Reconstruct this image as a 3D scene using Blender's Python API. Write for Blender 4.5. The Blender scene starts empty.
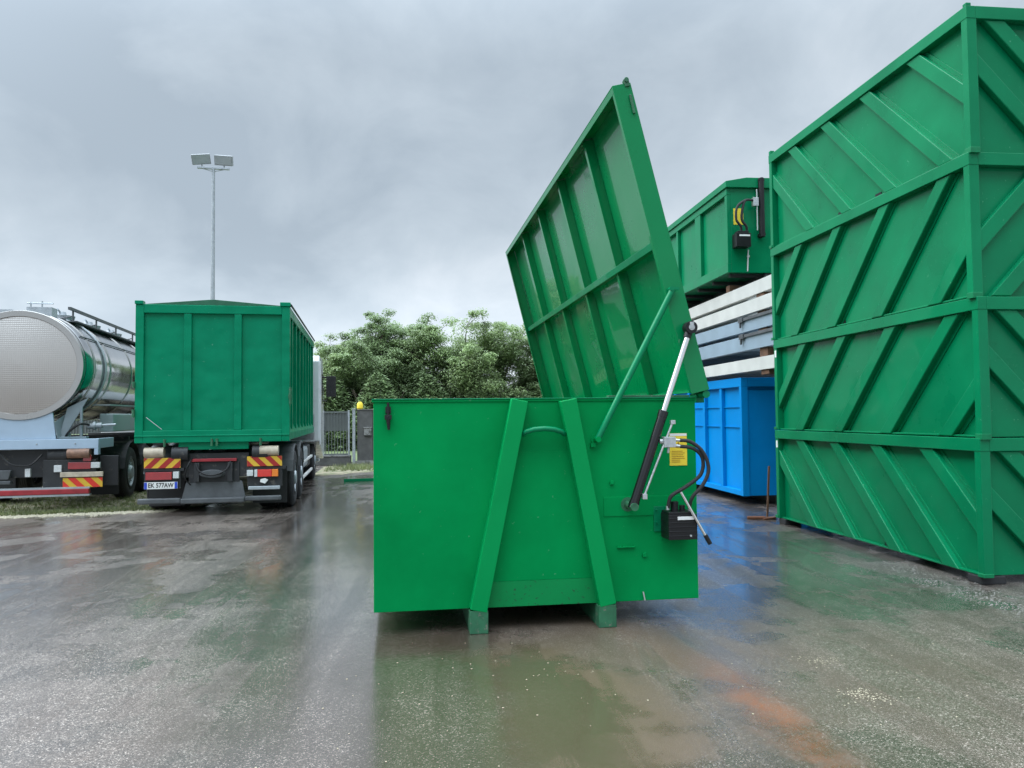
import bpy, bmesh, math, random
from mathutils import Vector, Matrix
R = math.radians
random.seed(7)
scn = bpy.context.scene
COL = scn.collection

# ------------------------------------------------------------------ camera
cd = bpy.data.cameras.new('camera'); cam = bpy.data.objects.new('camera', cd); COL.objects.link(cam)
cd.sensor_width = 36; cd.lens = 27.0; cd.clip_start = 0.05; cd.clip_end = 3000
cam.matrix_world = Matrix.Translation((0, 0, 1.6)) @ (Matrix.Rotation(R(-6.1), 4, 'Z') @ Matrix.Rotation(R(92.32), 4, 'X') @ Matrix.Rotation(R(-0.55), 4, 'Z'))
scn.camera = cam
scn.view_settings.view_transform = 'Standard'; scn.view_settings.look = 'None'
scn.view_settings.exposure = 0.2; scn.view_settings.gamma = 1.0

# ------------------------------------------------------------------ materials
def nodes(m):
    m.use_nodes = True
    return m.node_tree.nodes, m.node_tree.links
def sock(nt, n, key, v):
    if v is not None: n.inputs[key].default_value = v
def mat(name, col, rough=0.5, metal=0.0, coat=0.0, coat_rough=0.1, var=0.12, vscale=3.0, bump=0.0, bscale=1.5,
        fine=0.0, fscale=200.0, rvar=0.1, spots=None, spot_amt=0.0, spot_scale=30.0, alpha=1.0, ior=1.5, spec=0.5):
    m = bpy.data.materials.new(name); N, L = nodes(m)
    b = N['Principled BSDF']
    tc = N.new('ShaderNodeTexCoord')
    no = N.new('ShaderNodeTexNoise'); no.inputs['Scale'].default_value = vscale; no.inputs['Detail'].default_value = 6; no.inputs['Roughness'].default_value = 0.6
    L.new(tc.outputs['Object'], no.inputs['Vector'])
    rp = N.new('ShaderNodeMapRange'); rp.inputs['From Min'].default_value = 0.3; rp.inputs['From Max'].default_value = 0.7
    rp.inputs['To Min'].default_value = 1 - var; rp.inputs['To Max'].default_value = 1 + var
    L.new(no.outputs['Fac'], rp.inputs['Value'])
    mx = N.new('ShaderNodeVectorMath'); mx.operation = 'SCALE'; mx.inputs[0].default_value = col[:3]
    L.new(rp.outputs['Result'], mx.inputs['Scale'])
    out = mx.outputs['Vector']
    if spots:
        n2 = N.new('ShaderNodeTexNoise'); n2.inputs['Scale'].default_value = spot_scale; n2.inputs['Detail'].default_value = 5; n2.inputs['Roughness'].default_value = 0.7
        L.new(tc.outputs['Object'], n2.inputs['Vector'])
        r2 = N.new('ShaderNodeMapRange'); r2.inputs['From Min'].default_value = 1 - spot_amt; r2.inputs['From Max'].default_value = 1 - spot_amt + 0.08
        L.new(n2.outputs['Fac'], r2.inputs['Value'])
        mm = N.new('ShaderNodeMix'); mm.data_type = 'RGBA'; L.new(r2.outputs['Result'], mm.inputs['Factor']); L.new(out, mm.inputs['A'])
        mm.inputs['B'].default_value = (*spots, 1); out = mm.outputs['Result']
    L.new(out, b.inputs['Base Color'])
    rr = N.new('ShaderNodeMapRange'); rr.inputs['From Min'].default_value = 0.3; rr.inputs['From Max'].default_value = 0.7
    rr.inputs['To Min'].default_value = max(0.02, rough - rvar); rr.inputs['To Max'].default_value = min(1, rough + rvar)
    L.new(no.outputs['Fac'], rr.inputs['Value']); L.new(rr.outputs['Result'], b.inputs['Roughness'])
    b.inputs['Metallic'].default_value = metal; b.inputs['IOR'].default_value = ior
    b.inputs['Specular IOR Level'].default_value = spec; b.inputs['Coat Weight'].default_value = coat; b.inputs['Coat Roughness'].default_value = coat_rough
    last = None
    if bump:
        nb = N.new('ShaderNodeTexNoise'); nb.inputs['Scale'].default_value = bscale; nb.inputs['Detail'].default_value = 1.5
        L.new(tc.outputs['Object'], nb.inputs['Vector'])
        bp = N.new('ShaderNodeBump'); bp.inputs['Distance'].default_value = bump; bp.inputs['Strength'].default_value = 1
        L.new(nb.outputs['Fac'], bp.inputs['Height']); last = bp.outputs['Normal']
    if fine:
        nf = N.new('ShaderNodeTexNoise'); nf.inputs['Scale'].default_value = fscale; nf.inputs['Detail'].default_value = 2
        L.new(tc.outputs['Object'], nf.inputs['Vector'])
        bf = N.new('ShaderNodeBump'); bf.inputs['Distance'].default_value = fine
        L.new(nf.outputs['Fac'], bf.inputs['Height'])
        if last: L.new(last, bf.inputs['Normal'])
        last = bf.outputs['Normal']
    if last:
        L.new(last, b.inputs['Normal'])
        if coat: L.new(last, b.inputs['Coat Normal'])
    return m

GCOL = (0.0, 0.172, 0.068)
M = {}
M['green'] = mat('green_paint', GCOL, 0.34, 0, 0.17, 0.05, 0.15, 1.3, bump=0.014, bscale=1.6, spots=(0.10, 0.36, 0.20), spot_amt=0.34, spot_scale=26, spec=.12)
M['green_rib'] = mat('green_rib_paint', (0.0, 0.245, 0.064), 0.42, 0, 0.02, 0.2, 0.1, 1.2, bump=.006, bscale=2, spec=.1)
M['green_grime'] = mat('green_grimy_paint', (0.0, 0.215, 0.057), 0.5, 0, 0, 0.2, 0.2, 1.0, spec=.2, spots=(0.02, 0.05, 0.03), spot_amt=0.40, spot_scale=34)
M['green_plate'] = mat('green_plate_paint', (0.0, 0.16, 0.06), 0.5, 0, 0, 0.2, 0.2, 9, spec=.3)
M['green_matt'] = mat('green_paint_body', (0.0, 0.225, 0.057), 0.46, 0, 0.0, 0.2, 0.22, 1.0, spec=.05, bump=0.010, bscale=1.3, spots=(0.10, 0.33, 0.18), spot_amt=0.345, spot_scale=22)
M['green_lid'] = mat('green_gloss', (0.0, 0.185, 0.058), 0.30, 0, 0.42, 0.02, 0.06, 1.3, bump=0.009, bscale=0.9, spec=.1)
M['green_truck'] = mat('green_truck_paint', (0.0, 0.19, 0.093), 0.38, 0, 0.06, 0.12, 0.12, 1.6, bump=0.045, bscale=2.2, spots=(0.12, 0.33, 0.22), spot_amt=0.34, spot_scale=18, spec=.08)
M['green_dirty'] = mat('green_dirty', (0.02, 0.12, 0.055), 0.7, 0, 0, 0.2, 0.3, 14, spots=(0.16, 0.15, 0.12), spot_amt=0.42, spot_scale=20)
M['blue'] = mat('blue_paint', (0.0, 0.19, 0.50), 0.42, 0, 0.05, 0.12, 0.07, 1.6, bump=0.012, bscale=1.6, spec=.08)
M['white_beam'] = mat('white_beam', (0.50, 0.50, 0.47), 0.5, 0, 0, 0.2, 0.10, 2.5, spots=(0.3, 0.22, 0.15), spot_amt=0.3, spot_scale=9)
M['grey_beam'] = mat('grey_beam', (0.22, 0.29, 0.35), 0.45, 0, 0.1, 0.2, 0.10, 2.5)
M['wood'] = mat('wood', (0.11, 0.055, 0.03), 0.8, var=0.4, vscale=12)
M['rust'] = mat('rust', (0.10, 0.035, 0.015), 0.85, var=0.5, vscale=14)
M['black'] = mat('black_plastic', (0.006, 0.006, 0.007), 0.18, var=0.2)
M['rubber'] = mat('rubber', (0.018, 0.018, 0.019), 0.75, var=0.3, vscale=8, fine=0.002, fscale=60)
M['chassis'] = mat('chassis_black', (0.02, 0.021, 0.023), 0.6, var=0.4, vscale=5, spots=(0.09, 0.08, 0.07), spot_amt=0.42, spot_scale=7)
M['darkgrey'] = mat('dark_grey', (0.07, 0.075, 0.08), 0.55, var=0.3, vscale=5)
M['steel'] = mat('chrome', (0.72, 0.72, 0.72), 0.18, 1.0, var=0.05)
M['zinc'] = mat('zinc', (0.48, 0.50, 0.50), 0.4, 0.7, var=0.2, vscale=30)
M['galv'] = mat('galvanised', (0.36, 0.39, 0.41), 0.5, 0.5, var=0.15, vscale=8)
M['ring_steel'] = mat('ring_steel', (0.40, 0.39, 0.375), 0.3, 1.0, var=0.05)
M['stainless'] = mat('stainless', (0.50, 0.50, 0.50), 0.14, 1.0, var=0.05, vscale=2, bump=0.01, bscale=1.2, rvar=0.05)
M['tankblue'] = mat('tank_frame_paint', (0.33, 0.42, 0.52), 0.4, 0, 0.3, 0.15, 0.08, 2)
M['tankgrey'] = mat('tank_frame_grey', (0.17, 0.21, 0.23), 0.5, 0, 0.1, 0.15, 0.15, 3)
M['tankgrey2'] = mat('locker_paint', (0.26, 0.32, 0.33), 0.4, 0, 0.2, 0.15, 0.12, 3)
M['yellow'] = mat('yellow_label', (0.80, 0.60, 0.04), 0.5, var=0.06)
M['white'] = mat('white', (0.72, 0.72, 0.70), 0.4, var=0.05)
M['cream'] = mat('cream', (0.45, 0.38, 0.29), 0.6, var=0.25, vscale=9)
M['brown'] = mat('brown_roller', (0.22, 0.12, 0.08), 0.6, var=0.4, vscale=15)
M['ink'] = mat('ink', (0.008, 0.008, 0.009), 0.4, spec=.35)
M['labelink'] = mat('label_ink', (0.35, 0.16, 0.01), 0.5)
M['plateblue'] = mat('plate_blue', (0.02, 0.06, 0.45), 0.4)
M['red'] = mat('red_lens', (0.30, 0.012, 0.015), 0.2, 0, 0.8, 0.05, 0.15, 8)
M['redpaint'] = mat('red_paint', (0.28, 0.018, 0.025), 0.45, var=0.3, vscale=8)
M['redrefl'] = mat('red_reflective', (0.62, 0.03, 0.015), 0.35, var=0.08)
M['reddull'] = mat('red_board', (0.33, 0.015, 0.012), 0.4, var=0.08)
M['yelrefl'] = mat('yellow_reflective', (0.62, 0.38, 0.03), 0.4, var=0.08)
M['orange'] = mat('orange_lens', (0.75, 0.20, 0.02), 0.25, var=0.05)
M['lampred'] = mat('bright_red_lens', (0.62, 0.02, 0.01), 0.2, 0, 0.7, 0.05, 0.05)
M['clear'] = mat('clear_lens', (0.55, 0.56, 0.56), 0.25, var=0.1, vscale=30)
M['cabwhite'] = mat('cab_white', (0.66, 0.67, 0.68), 0.3, 0, 0.6, 0.08, 0.05)
M['glass'] = mat('dark_glass', (0.015, 0.02, 0.022), 0.05, 0, 0, 0.1, 0.1)
M['tarp'] = mat('green_tarp', (0.01, 0.10, 0.05), 0.5, var=0.2, vscale=4, bump=0.02, bscale=5)
M['concrete'] = mat('concrete', (0.20, 0.20, 0.19), 0.85, var=0.35, vscale=3, spots=(0.08, 0.08, 0.07), spot_amt=0.48, spot_scale=5)
M['concrete_dark'] = mat('concrete_dark', (0.085, 0.085, 0.08), 0.8, var=0.35, vscale=4)
M['fencegrey'] = mat('fence_grey', (0.12, 0.135, 0.13), 0.5, 0.2, var=0.15, vscale=3)
M['bark'] = mat('bark', (0.07, 0.055, 0.04), 0.9, var=0.4, vscale=10)
M['lamphead'] = mat('lamp_head', (0.24, 0.26, 0.27), 0.45, var=0.1)
M['lampglass'] = mat('lamp_glass', (0.30, 0.33, 0.34), 0.12, var=0.1)

def dotted_disc():
    m = bpy.data.materials.new('dimpled_stainless'); N, L = nodes(m); b = N['Principled BSDF']
    b.inputs['Metallic'].default_value = 1; b.inputs['Base Color'].default_value = (0.50, 0.47, 0.44, 1); b.inputs['Roughness'].default_value = 0.30
    tc = N.new('ShaderNodeTexCoord'); mp = N.new('ShaderNodeMapping'); mp.inputs['Scale'].default_value = (30, 30, 30)
    L.new(tc.outputs['Object'], mp.inputs['Vector'])
    v = N.new('ShaderNodeTexVoronoi'); v.inputs['Scale'].default_value = 1.0; v.inputs['Randomness'].default_value = 0.0
    fl = N.new('ShaderNodeVectorMath'); fl.operation = 'MULTIPLY'; fl.inputs[1].default_value = (1, 0, 1)
    L.new(mp.outputs['Vector'], fl.inputs[0]); L.new(fl.outputs[0], v.inputs['Vector'])
    bp = N.new('ShaderNodeBump'); bp.inputs['Distance'].default_value = 0.0045; bp.inputs['Strength'].default_value = 0.8
    L.new(v.outputs['Distance'], bp.inputs['Height']); L.new(bp.outputs['Normal'], b.inputs['Normal'])
    return m
M['dimple'] = dotted_disc()

def leaf_mat(name, c1, c2):
    m = bpy.data.materials.new(name); N, L = nodes(m); b = N['Principled BSDF']
    g = N.new('ShaderNodeNewGeometry'); r = N.new('ShaderNodeMix'); r.data_type = 'RGBA'
    r.inputs['A'].default_value = (*c1, 1); r.inputs['B'].default_value = (*c2, 1)
    L.new(g.outputs['Random Per Island'], r.inputs['Factor'])
    tc = N.new('ShaderNodeTexCoord'); n = N.new('ShaderNodeTexNoise'); n.inputs['Scale'].default_value = 0.9; n.inputs['Detail'].default_value = 3
    L.new(tc.outputs['Object'], n.inputs['Vector'])
    mr = N.new('ShaderNodeMapRange'); mr.inputs['From Min'].default_value = .3; mr.inputs['From Max'].default_value = .7; mr.inputs['To Min'].default_value = 0.7; mr.inputs['To Max'].default_value = 1.35
    L.new(n.outputs['Fac'], mr.inputs['Value'])
    s = N.new('ShaderNodeVectorMath'); s.operation = 'SCALE'; L.new(r.outputs['Result'], s.inputs[0]); L.new(mr.outputs['Result'], s.inputs['Scale'])
    L.new(s.outputs['Vector'], b.inputs['Base Color'])
    b.inputs['Roughness'].default_value = 0.5
    tr = N.new('ShaderNodeBsdfTranslucent'); L.new(s.outputs['Vector'], tr.inputs['Color'])
    mi = N.new('ShaderNodeMixShader'); mi.inputs[0].default_value = 0.4
    L.new(b.outputs[0], mi.inputs[1]); L.new(tr.outputs[0], mi.inputs[2]); L.new(mi.outputs[0], N['Material Output'].inputs['Surface'])
    return m
M['leaf_dark'] = leaf_mat('leaf_dark', (0.165, 0.23, 0.115), (0.30, 0.40, 0.20))
M['leaf_mid'] = leaf_mat('leaf_mid', (0.17, 0.245, 0.11), (0.36, 0.46, 0.22))
M['leaf_pale'] = leaf_mat('leaf_pale', (0.18, 0.25, 0.09), (0.38, 0.46, 0.20))
M['grass'] = leaf_mat('grass_blades', (0.06, 0.09, 0.03), (0.22, 0.24, 0.10))

# ------------------------------------------------------------------ mesh builder
class MB:
    def __init__(s): s.v = []; s.f = []; s.mi = []; s.m = []; s.cur = 0
    def use(s, m):
        if m not in s.m: s.m.append(m)
        s.cur = s.m.index(m); return s
    def add(s, vs, fs):
        n = len(s.v); s.v += [tuple(v) for v in vs]
        for f in fs: s.f.append(tuple(n + i for i in f)); s.mi.append(s.cur)
        return s
    def box(s, x0, x1, y0, y1, z0, z1):
        return s.add([(x0,y0,z0),(x1,y0,z0),(x1,y1,z0),(x0,y1,z0),(x0,y0,z1),(x1,y0,z1),(x1,y1,z1),(x0,y1,z1)],
                     [(0,3,2,1),(4,5,6,7),(0,1,5,4),(1,2,6,5),(2,3,7,6),(3,0,4,7)])
    def prism(s, pts, d):      # pts: planar polygon (3d), d: extrusion vector
        n = len(pts); d = Vector(d)
        vs = [Vector(p) for p in pts] + [Vector(p) + d for p in pts]
        # orient
        nrm = Vector((0,0,0))
        for i in range(n): nrm += vs[i].cross(vs[(i+1) % n])
        fs = [tuple(range(n)), tuple(range(2*n-1, n-1, -1))] + [((i+1) % n, i, n+i, n+(i+1) % n) for i in range(n)]
        if nrm.dot(d) > 0: fs = [tuple(reversed(f)) for f in fs]
        return s.add(vs, fs)
    def bar(s, p0, p1, w, h, up=(0,0,1), taper=1.0):   # w along side, h along up; taper shrinks the top face
        p0, p1 = Vector(p0), Vector(p1); d = (p1-p0).normalized(); up = Vector(up)
        side = d.cross(up).normalized(); up = side.cross(d).normalized()
        a, b = w/2, w/2*taper
        q = [(-a,-h/2),(a,-h/2),(b,h/2),(-b,h/2)]
        return s.prism([p0 + side*x + up*z for x, z in q], p1-p0)
    def tube(s, pts, r, n=10, cap=True):
        pts = [Vector(p) for p in pts]; rs = r if isinstance(r, (list, tuple)) else [r]*len(pts)
        rings = []; prev = None
        for i, p in enumerate(pts):
            t = (pts[min(i+1, len(pts)-1)] - pts[max(i-1, 0)]).normalized()
            if prev is None:
                a = Vector((0,0,1)) if abs(t.z) < .9 else Vector((1,0,0)); u = t.cross(a).normalized()
            else: u = (prev - t*prev.dot(t)).normalized()
            prev = u; w = t.cross(u)
            rings.append([p + (u*math.cos(2*math.pi*k/n) + w*math.sin(2*math.pi*k/n))*rs[i] for k in range(n)])
        vs = [v for rg in rings for v in rg]; fs = []
        for i in range(len(pts)-1):
            for k in range(n): fs.append((i*n+k, i*n+(k+1)%n, (i+1)*n+(k+1)%n, (i+1)*n+k))
        if cap: fs += [tuple(range(n-1,-1,-1)), tuple(range((len(pts)-1)*n, len(pts)*n))]
        return s.add(vs, fs)
    def lathe(s, prof, axis_o, n=32, ax='x', sx=1.0, sz=1.0):   # prof: (along, radius)
        o = Vector(axis_o); vs = []; fs = []
        for a, r in prof:
            for k in range(n):
                t = 2*math.pi*k/n; c, q = r*math.cos(t)*sx, r*math.sin(t)*sz
                vs.append(o + (Vector((a, c, q)) if ax == 'x' else Vector((c, a, q)) if ax == 'y' else Vector((c, q, a))))
        for i in range(len(prof)-1):
            for k in range(n):
                f = (i*n+k, i*n+(k+1)%n, (i+1)*n+(k+1)%n, (i+1)*n+k)
                fs.append(f if ax == 'y' else f[::-1])
        return s.add(vs, fs)
    def build(s, name, m=None, parent=None, bevel=0.0, smooth=False, loc=None, rotz=None):
        me = bpy.data.meshes.new(name); me.from_pydata(s.v, [], s.f)
        if s.m:
            for k in s.m: me.materials.append(M[k])
            for p, i in zip(me.polygons, s.mi): p.material_index = i
        if m: me.materials.clear(); me.materials.append(M[m])
        bm = bmesh.new(); bm.from_mesh(me); bmesh.ops.recalc_face_normals(bm, faces=bm.faces); bm.to_mesh(me); bm.free()
        if smooth:
            for p in me.polygons: p.use_smooth = True
            me.set_sharp_from_angle(angle=R(40))
        o = bpy.data.objects.new(name, me); COL.objects.link(o); o.parent = parent
        if bevel:
            b = o.modifiers.new('bevel', 'BEVEL'); b.width = bevel; b.segments = 2; b.limit_method = 'ANGLE'; b.angle_limit = R(35); b.harden_normals = False
        if loc is not None: o.location = loc
        if rotz is not None: o.rotation_euler.z = rotz
        return o
def B(): return MB()
def tag(o, label=None, cat=None, group=None, kind=None):
    if label: o['label'] = label
    if cat: o['category'] = cat
    if group: o['group'] = group
    if kind: o['kind'] = kind
    return o
def empty(name, loc, rz, label, cat, group=None):
    o = bpy.data.objects.new(name, None); COL.objects.link(o); o.location = loc; o.rotation_euler.z = rz; o.empty_display_size = .3
    return tag(o, label, cat, group)
def copy_tree(o, parent=None):
    c = o.copy(); COL.objects.link(c); c.parent = parent
    for ch in [x for x in list(o.children)]: copy_tree(ch, c)
    return c

# ------------------------------------------------------------------ world and sun
OFX, OFY = 4.6, 2.9
SUN_AZ, SUN_EL = -80.0, 42.0      # light comes from the left of the picture
w = bpy.data.worlds.new('World'); scn.world = w; w.use_nodes = True
N, L = w.node_tree.nodes, w.node_tree.links
N.clear()
wo = N.new('ShaderNodeOutputWorld')
sky = N.new('ShaderNodeTexSky'); sky.sky_type = 'NISHITA'; sky.sun_disc = False; sky.sun_elevation = R(SUN_EL); sky.sun_rotation = R(SUN_AZ)
b1 = N.new('ShaderNodeBackground'); b1.inputs['Strength'].default_value = 0.09; L.new(sky.outputs[0], b1.inputs['Color'])
tc = N.new('ShaderNodeTexCoord'); sep = N.new('ShaderNodeSeparateXYZ'); L.new(tc.outputs['Generated'], sep.inputs[0])
def math_(op, a, b=None, clamp=False):
    n = N.new('ShaderNodeMath'); n.operation = op; n.use_clamp = clamp
    for i, v in enumerate((a, b)):
        if v is None: continue
        if isinstance(v, (int, float)): n.inputs[i].default_value = v
        else: L.new(v, n.inputs[i])
    return n.outputs[0]
zc = math_('MAXIMUM', sep.outputs['Z'], 0.0); zd = math_('ADD', zc, 0.62)
cv = N.new('ShaderNodeCombineXYZ'); L.new(math_('DIVIDE', sep.outputs['X'], zd), cv.inputs[0]); L.new(math_('DIVIDE', sep.outputs['Y'], zd), cv.inputs[1])
def noise(scale, detail, rough, off, dist=0.0):
    mp = N.new('ShaderNodeMapping'); mp.inputs['Location'].default_value = off; L.new(cv.outputs[0], mp.inputs['Vector'])
    n = N.new('ShaderNodeTexNoise'); n.inputs['Scale'].default_value = scale; n.inputs['Detail'].default_value = detail; n.inputs['Roughness'].default_value = rough; n.inputs['Distortion'].default_value = dist
    L.new(mp.outputs[0], n.inputs['Vector']); return n.outputs['Fac']
nA = noise(1.5, 4, 0.52, (OFX, OFY, 0), 0.3); nB = noise(4.6, 7, 0.58, (7.4, 2.2, 0), 0.3)
nn = math_('ADD', math_('MULTIPLY', nA, 0.66), math_('MULTIPLY', nB, 0.34))
ramp = N.new('ShaderNodeValToRGB'); L.new(nn, ramp.inputs[0])
e = ramp.color_ramp.elements; e[0].position = 0.39; e[0].color = (0.39, 0.465, 0.54, 1); e[1].position = 0.61; e[1].color = (0.66, 0.73, 0.80, 1)
x = ramp.color_ramp.elements.new(0.5); x.color = (0.51, 0.59, 0.665, 1)
# overcast luminance: brighter towards the zenith and towards the hidden sun
mr = N.new('ShaderNodeMapRange'); mr.interpolation_type = 'SMOOTHSTEP'; L.new(sep.outputs['Z'], mr.inputs['Value'])
mr.inputs['From Min'].default_value = 0.40; mr.inputs['From Max'].default_value = 0.9; mr.inputs['To Min'].default_value = 1.0; mr.inputs['To Max'].default_value = 4.0
bh = N.new('ShaderNodeMapRange'); L.new(sep.outputs['Y'], bh.inputs['Value']); bh.inputs['From Min'].default_value = -1; bh.inputs['From Max'].default_value = 0; bh.inputs['To Min'].default_value = 1.1; bh.inputs['To Max'].default_value = 1.0
dp = N.new('ShaderNodeVectorMath'); dp.operation = 'DOT_PRODUCT'; L.new(tc.outputs['Generated'], dp.inputs[0])
sd = Vector((math.sin(R(SUN_AZ-12))*math.cos(R(60)), math.cos(R(SUN_AZ-12))*math.cos(R(60)), math.sin(R(60)))); dp.inputs[1].default_value = sd
mr2 = N.new('ShaderNodeMapRange'); mr2.interpolation_type = 'SMOOTHSTEP'; L.new(dp.outputs['Value'], mr2.inputs['Value'])
mr2.inputs['From Min'].default_value = 0.42; mr2.inputs['From Max'].default_value = 1.0; mr2.inputs['To Min'].default_value = 1.0; mr2.inputs['To Max'].default_value = 2.6
hz_ = N.new('ShaderNodeMapRange'); hz_.interpolation_type = 'SMOOTHSTEP'; L.new(sep.outputs['Z'], hz_.inputs['Value']); hz_.inputs['From Min'].default_value = .05; hz_.inputs['From Max'].default_value = .24; hz_.inputs['To Min'].default_value = 1.32; hz_.inputs['To Max'].default_value = 1.0
lx = N.new('ShaderNodeMapRange'); lx.interpolation_type = 'SMOOTHSTEP'; L.new(sep.outputs['X'], lx.inputs['Value']); lx.inputs['From Min'].default_value = -.9; lx.inputs['From Max'].default_value = -.55; lx.inputs['To Min'].default_value = 1.0; lx.inputs['To Max'].default_value = 0.0
lz = N.new('ShaderNodeMapRange'); lz.interpolation_type = 'SMOOTHSTEP'; L.new(sep.outputs['Z'], lz.inputs['Value']); lz.inputs['From Min'].default_value = .10; lz.inputs['From Max'].default_value = .42; lz.inputs['To Min'].default_value = .5; lz.inputs['To Max'].default_value = 0.0
low_left_dim = math_('SUBTRACT', 1.0, math_('MULTIPLY', lx.outputs[0], lz.outputs[0]))      # added dimming of the unseen low left sky, deepens reflections in the stack
lum = math_('MULTIPLY', math_('MULTIPLY', hz_.outputs[0], low_left_dim), math_('MULTIPLY', math_('MULTIPLY', mr.outputs[0], mr2.outputs[0]), bh.outputs[0]))
b2 = N.new('ShaderNodeBackground'); L.new(ramp.outputs[0], b2.inputs['Color']); L.new(lum, b2.inputs['Strength'])
ms = N.new('ShaderNodeMixShader'); ms.inputs[0].default_value = 0.94
L.new(b1.outputs[0], ms.inputs[1]); L.new(b2.outputs[0], ms.inputs[2]); L.new(ms.outputs[0], wo.inputs['Surface'])
sl = bpy.data.lights.new('sun', 'SUN'); sl.energy = 1.5; sl.angle = R(35); sl.color = (1, 0.97, 0.93)
so = bpy.data.objects.new('sun', sl); COL.objects.link(so)
sdir = Vector((math.sin(R(SUN_AZ))*math.cos(R(SUN_EL)), math.cos(R(SUN_AZ))*math.cos(R(SUN_EL)), math.sin(R(SUN_EL))))
so.rotation_euler = sdir.to_track_quat('Z', 'Y').to_euler()

# ------------------------------------------------------------------ ground
def ground_mat():
    m = bpy.data.materials.new('wet_asphalt'); N, L = nodes(m); b = N['Principled BSDF']
    tc = N.new('ShaderNodeTexCoord'); P = tc.outputs['Object']
    def mp(loc=(0,0,0), rot=0, sc=(1,1,1)):
        n = N.new('ShaderNodeMapping'); n.inputs['Location'].default_value = loc; n.inputs['Rotation'].default_value = (0,0,rot); n.inputs['Scale'].default_value = sc
        L.new(P, n.inputs['Vector']); return n.outputs[0]
    def nz(vec, s, d=4, r=.6, dist=0):
        n = N.new('ShaderNodeTexNoise'); n.inputs['Scale'].default_value = s; n.inputs['Detail'].default_value = d; n.inputs['Roughness'].default_value = r; n.inputs['Distortion'].default_value = dist
        L.new(vec, n.inputs['Vector']); return n.outputs['Fac']
    def rng(v, a, b_, c=0, d=1, smooth=True):
        n = N.new('ShaderNodeMapRange'); n.interpolation_type = 'SMOOTHSTEP' if smooth else 'LINEAR'
        L.new(v, n.inputs['Value']); n.inputs['From Min'].default_value = a; n.inputs['From Max'].default_value = b_; n.inputs['To Min'].default_value = c; n.inputs['To Max'].default_value = d
        return n.outputs[0]
    def mth(op, a, b_=None, clamp=False):
        n = N.new('ShaderNodeMath'); n.operation = op; n.use_clamp = clamp
        for i, v in enumerate((a, b_)):
            if v is None: continue
            if isinstance(v, (int, float)): n.inputs[i].default_value = v
            else: L.new(v, n.inputs[i])
        return n.outputs[0]
    def mix(f, a, b_):
        n = N.new('ShaderNodeMix'); n.data_type = 'RGBA'; L.new(f, n.inputs['Factor'])
        for k, v in (('A', a), ('B', b_)):
            if isinstance(v, tuple): n.inputs[k].default_value = (*v, 1)
            else: L.new(v, n.inputs[k])
        return n.outputs['Result']
    def ell(cx, cy, ax_, ay, rot, edge=0.5):     # a stain of its own shape at a place of its own
        n = N.new('ShaderNodeMapping'); n.vector_type = 'TEXTURE'; n.inputs['Location'].default_value = (cx, cy, 0); n.inputs['Rotation'].default_value = (0,0,rot); n.inputs['Scale'].default_value = (ax_, ay, 1)
        L.new(P, n.inputs['Vector'])
        ln = N.new('ShaderNodeVectorMath'); ln.operation = 'LENGTH'; L.new(n.outputs[0], ln.inputs[0])
        v = mth('ADD', ln.outputs['Value'], mth('MULTIPLY', mth('SUBTRACT', big2, 0.5), 1.6))
        return rng(v, 1.0 - edge, 1.0 + edge, 1, 0)
    big = nz(mp(), 0.35, 4, .6); big2 = nz(mp((5, 3, 0)), 1.3, 6, .65)
    streak = nz(mp((2, 0, 0), R(-22), (1.6, 0.18, 1)), 1.6, 5, .6, 0.4)   # wheel tracks and flow marks towards the lorries
    # aggregate: stones of several sizes
    v1 = N.new('ShaderNodeTexVoronoi'); v1.inputs['Scale'].default_value = 210; L.new(P, v1.inputs['Vector'])
    v2 = N.new('ShaderNodeTexVoronoi'); v2.inputs['Scale'].default_value = 115; L.new(P, v2.inputs['Vector'])
    s1 = N.new('ShaderNodeSeparateColor'); L.new(v1.outputs['Color'], s1.inputs[0])
    s2 = N.new('ShaderNodeSeparateColor'); L.new(v2.outputs['Color'], s2.inputs[0])
    ag = mth('ADD', mth('MULTIPLY', s1.outputs[0], 0.6), mth('MULTIPLY', s2.outputs[0], 0.4))
    cr = N.new('ShaderNodeValToRGB'); L.new(ag, cr.inputs[0]); e = cr.color_ramp.elements
    e[0].position = .10; e[0].color = (.022, .019, .017, 1); e[1].position = .92; e[1].color = (.54, .475, .42, 1)
    x = cr.color_ramp.elements.new(.55); x.color = (.100, .083, .071, 1); x = cr.color_ramp.elements.new(.8); x.color = (.22, .183, .156, 1)
    tone = rng(big2, .3, .7, .70, 1.25)
    tone2 = rng(streak, .38, .62, .60, 1.25)
    sc = N.new('ShaderNodeVectorMath'); sc.operation = 'SCALE'; L.new(cr.outputs[0], sc.inputs[0]); L.new(mth('MULTIPLY', tone, tone2), sc.inputs['Scale'])
    c = sc.outputs[0]
    silt = mth('MULTIPLY', ell(0.80, 4.15, 0.50, 1.05, R(8), .30), 0.85)
    c = mix(silt, c, (.125, .080, .050))
    silt2 = mth('MULTIPLY', ell(0.4, 4.7, 2.2, 1.5, 0, .5), 0.45); c = mix(silt2, c, (.105, .070, .054))
    silt3 = mth('MULTIPLY', ell(2.4, 4.6, 2.4, 2.2, 0, .8), 0.45); c = mix(silt3, c, (.070, .052, .027))
    rust = mth('MULTIPLY', ell(1.80, 3.95, 0.13, 0.60, R(2), .9), 0.95); rust = mth('MULTIPLY', rust, rng(nz(P, 6, 5, .7), .36, .56, .35, 1.0)); rust = mth('MULTIPLY', rust, rng(ag, .25, .75, 1.0, .35)); c = mix(rust, c, (.165, .055, .016))
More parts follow.
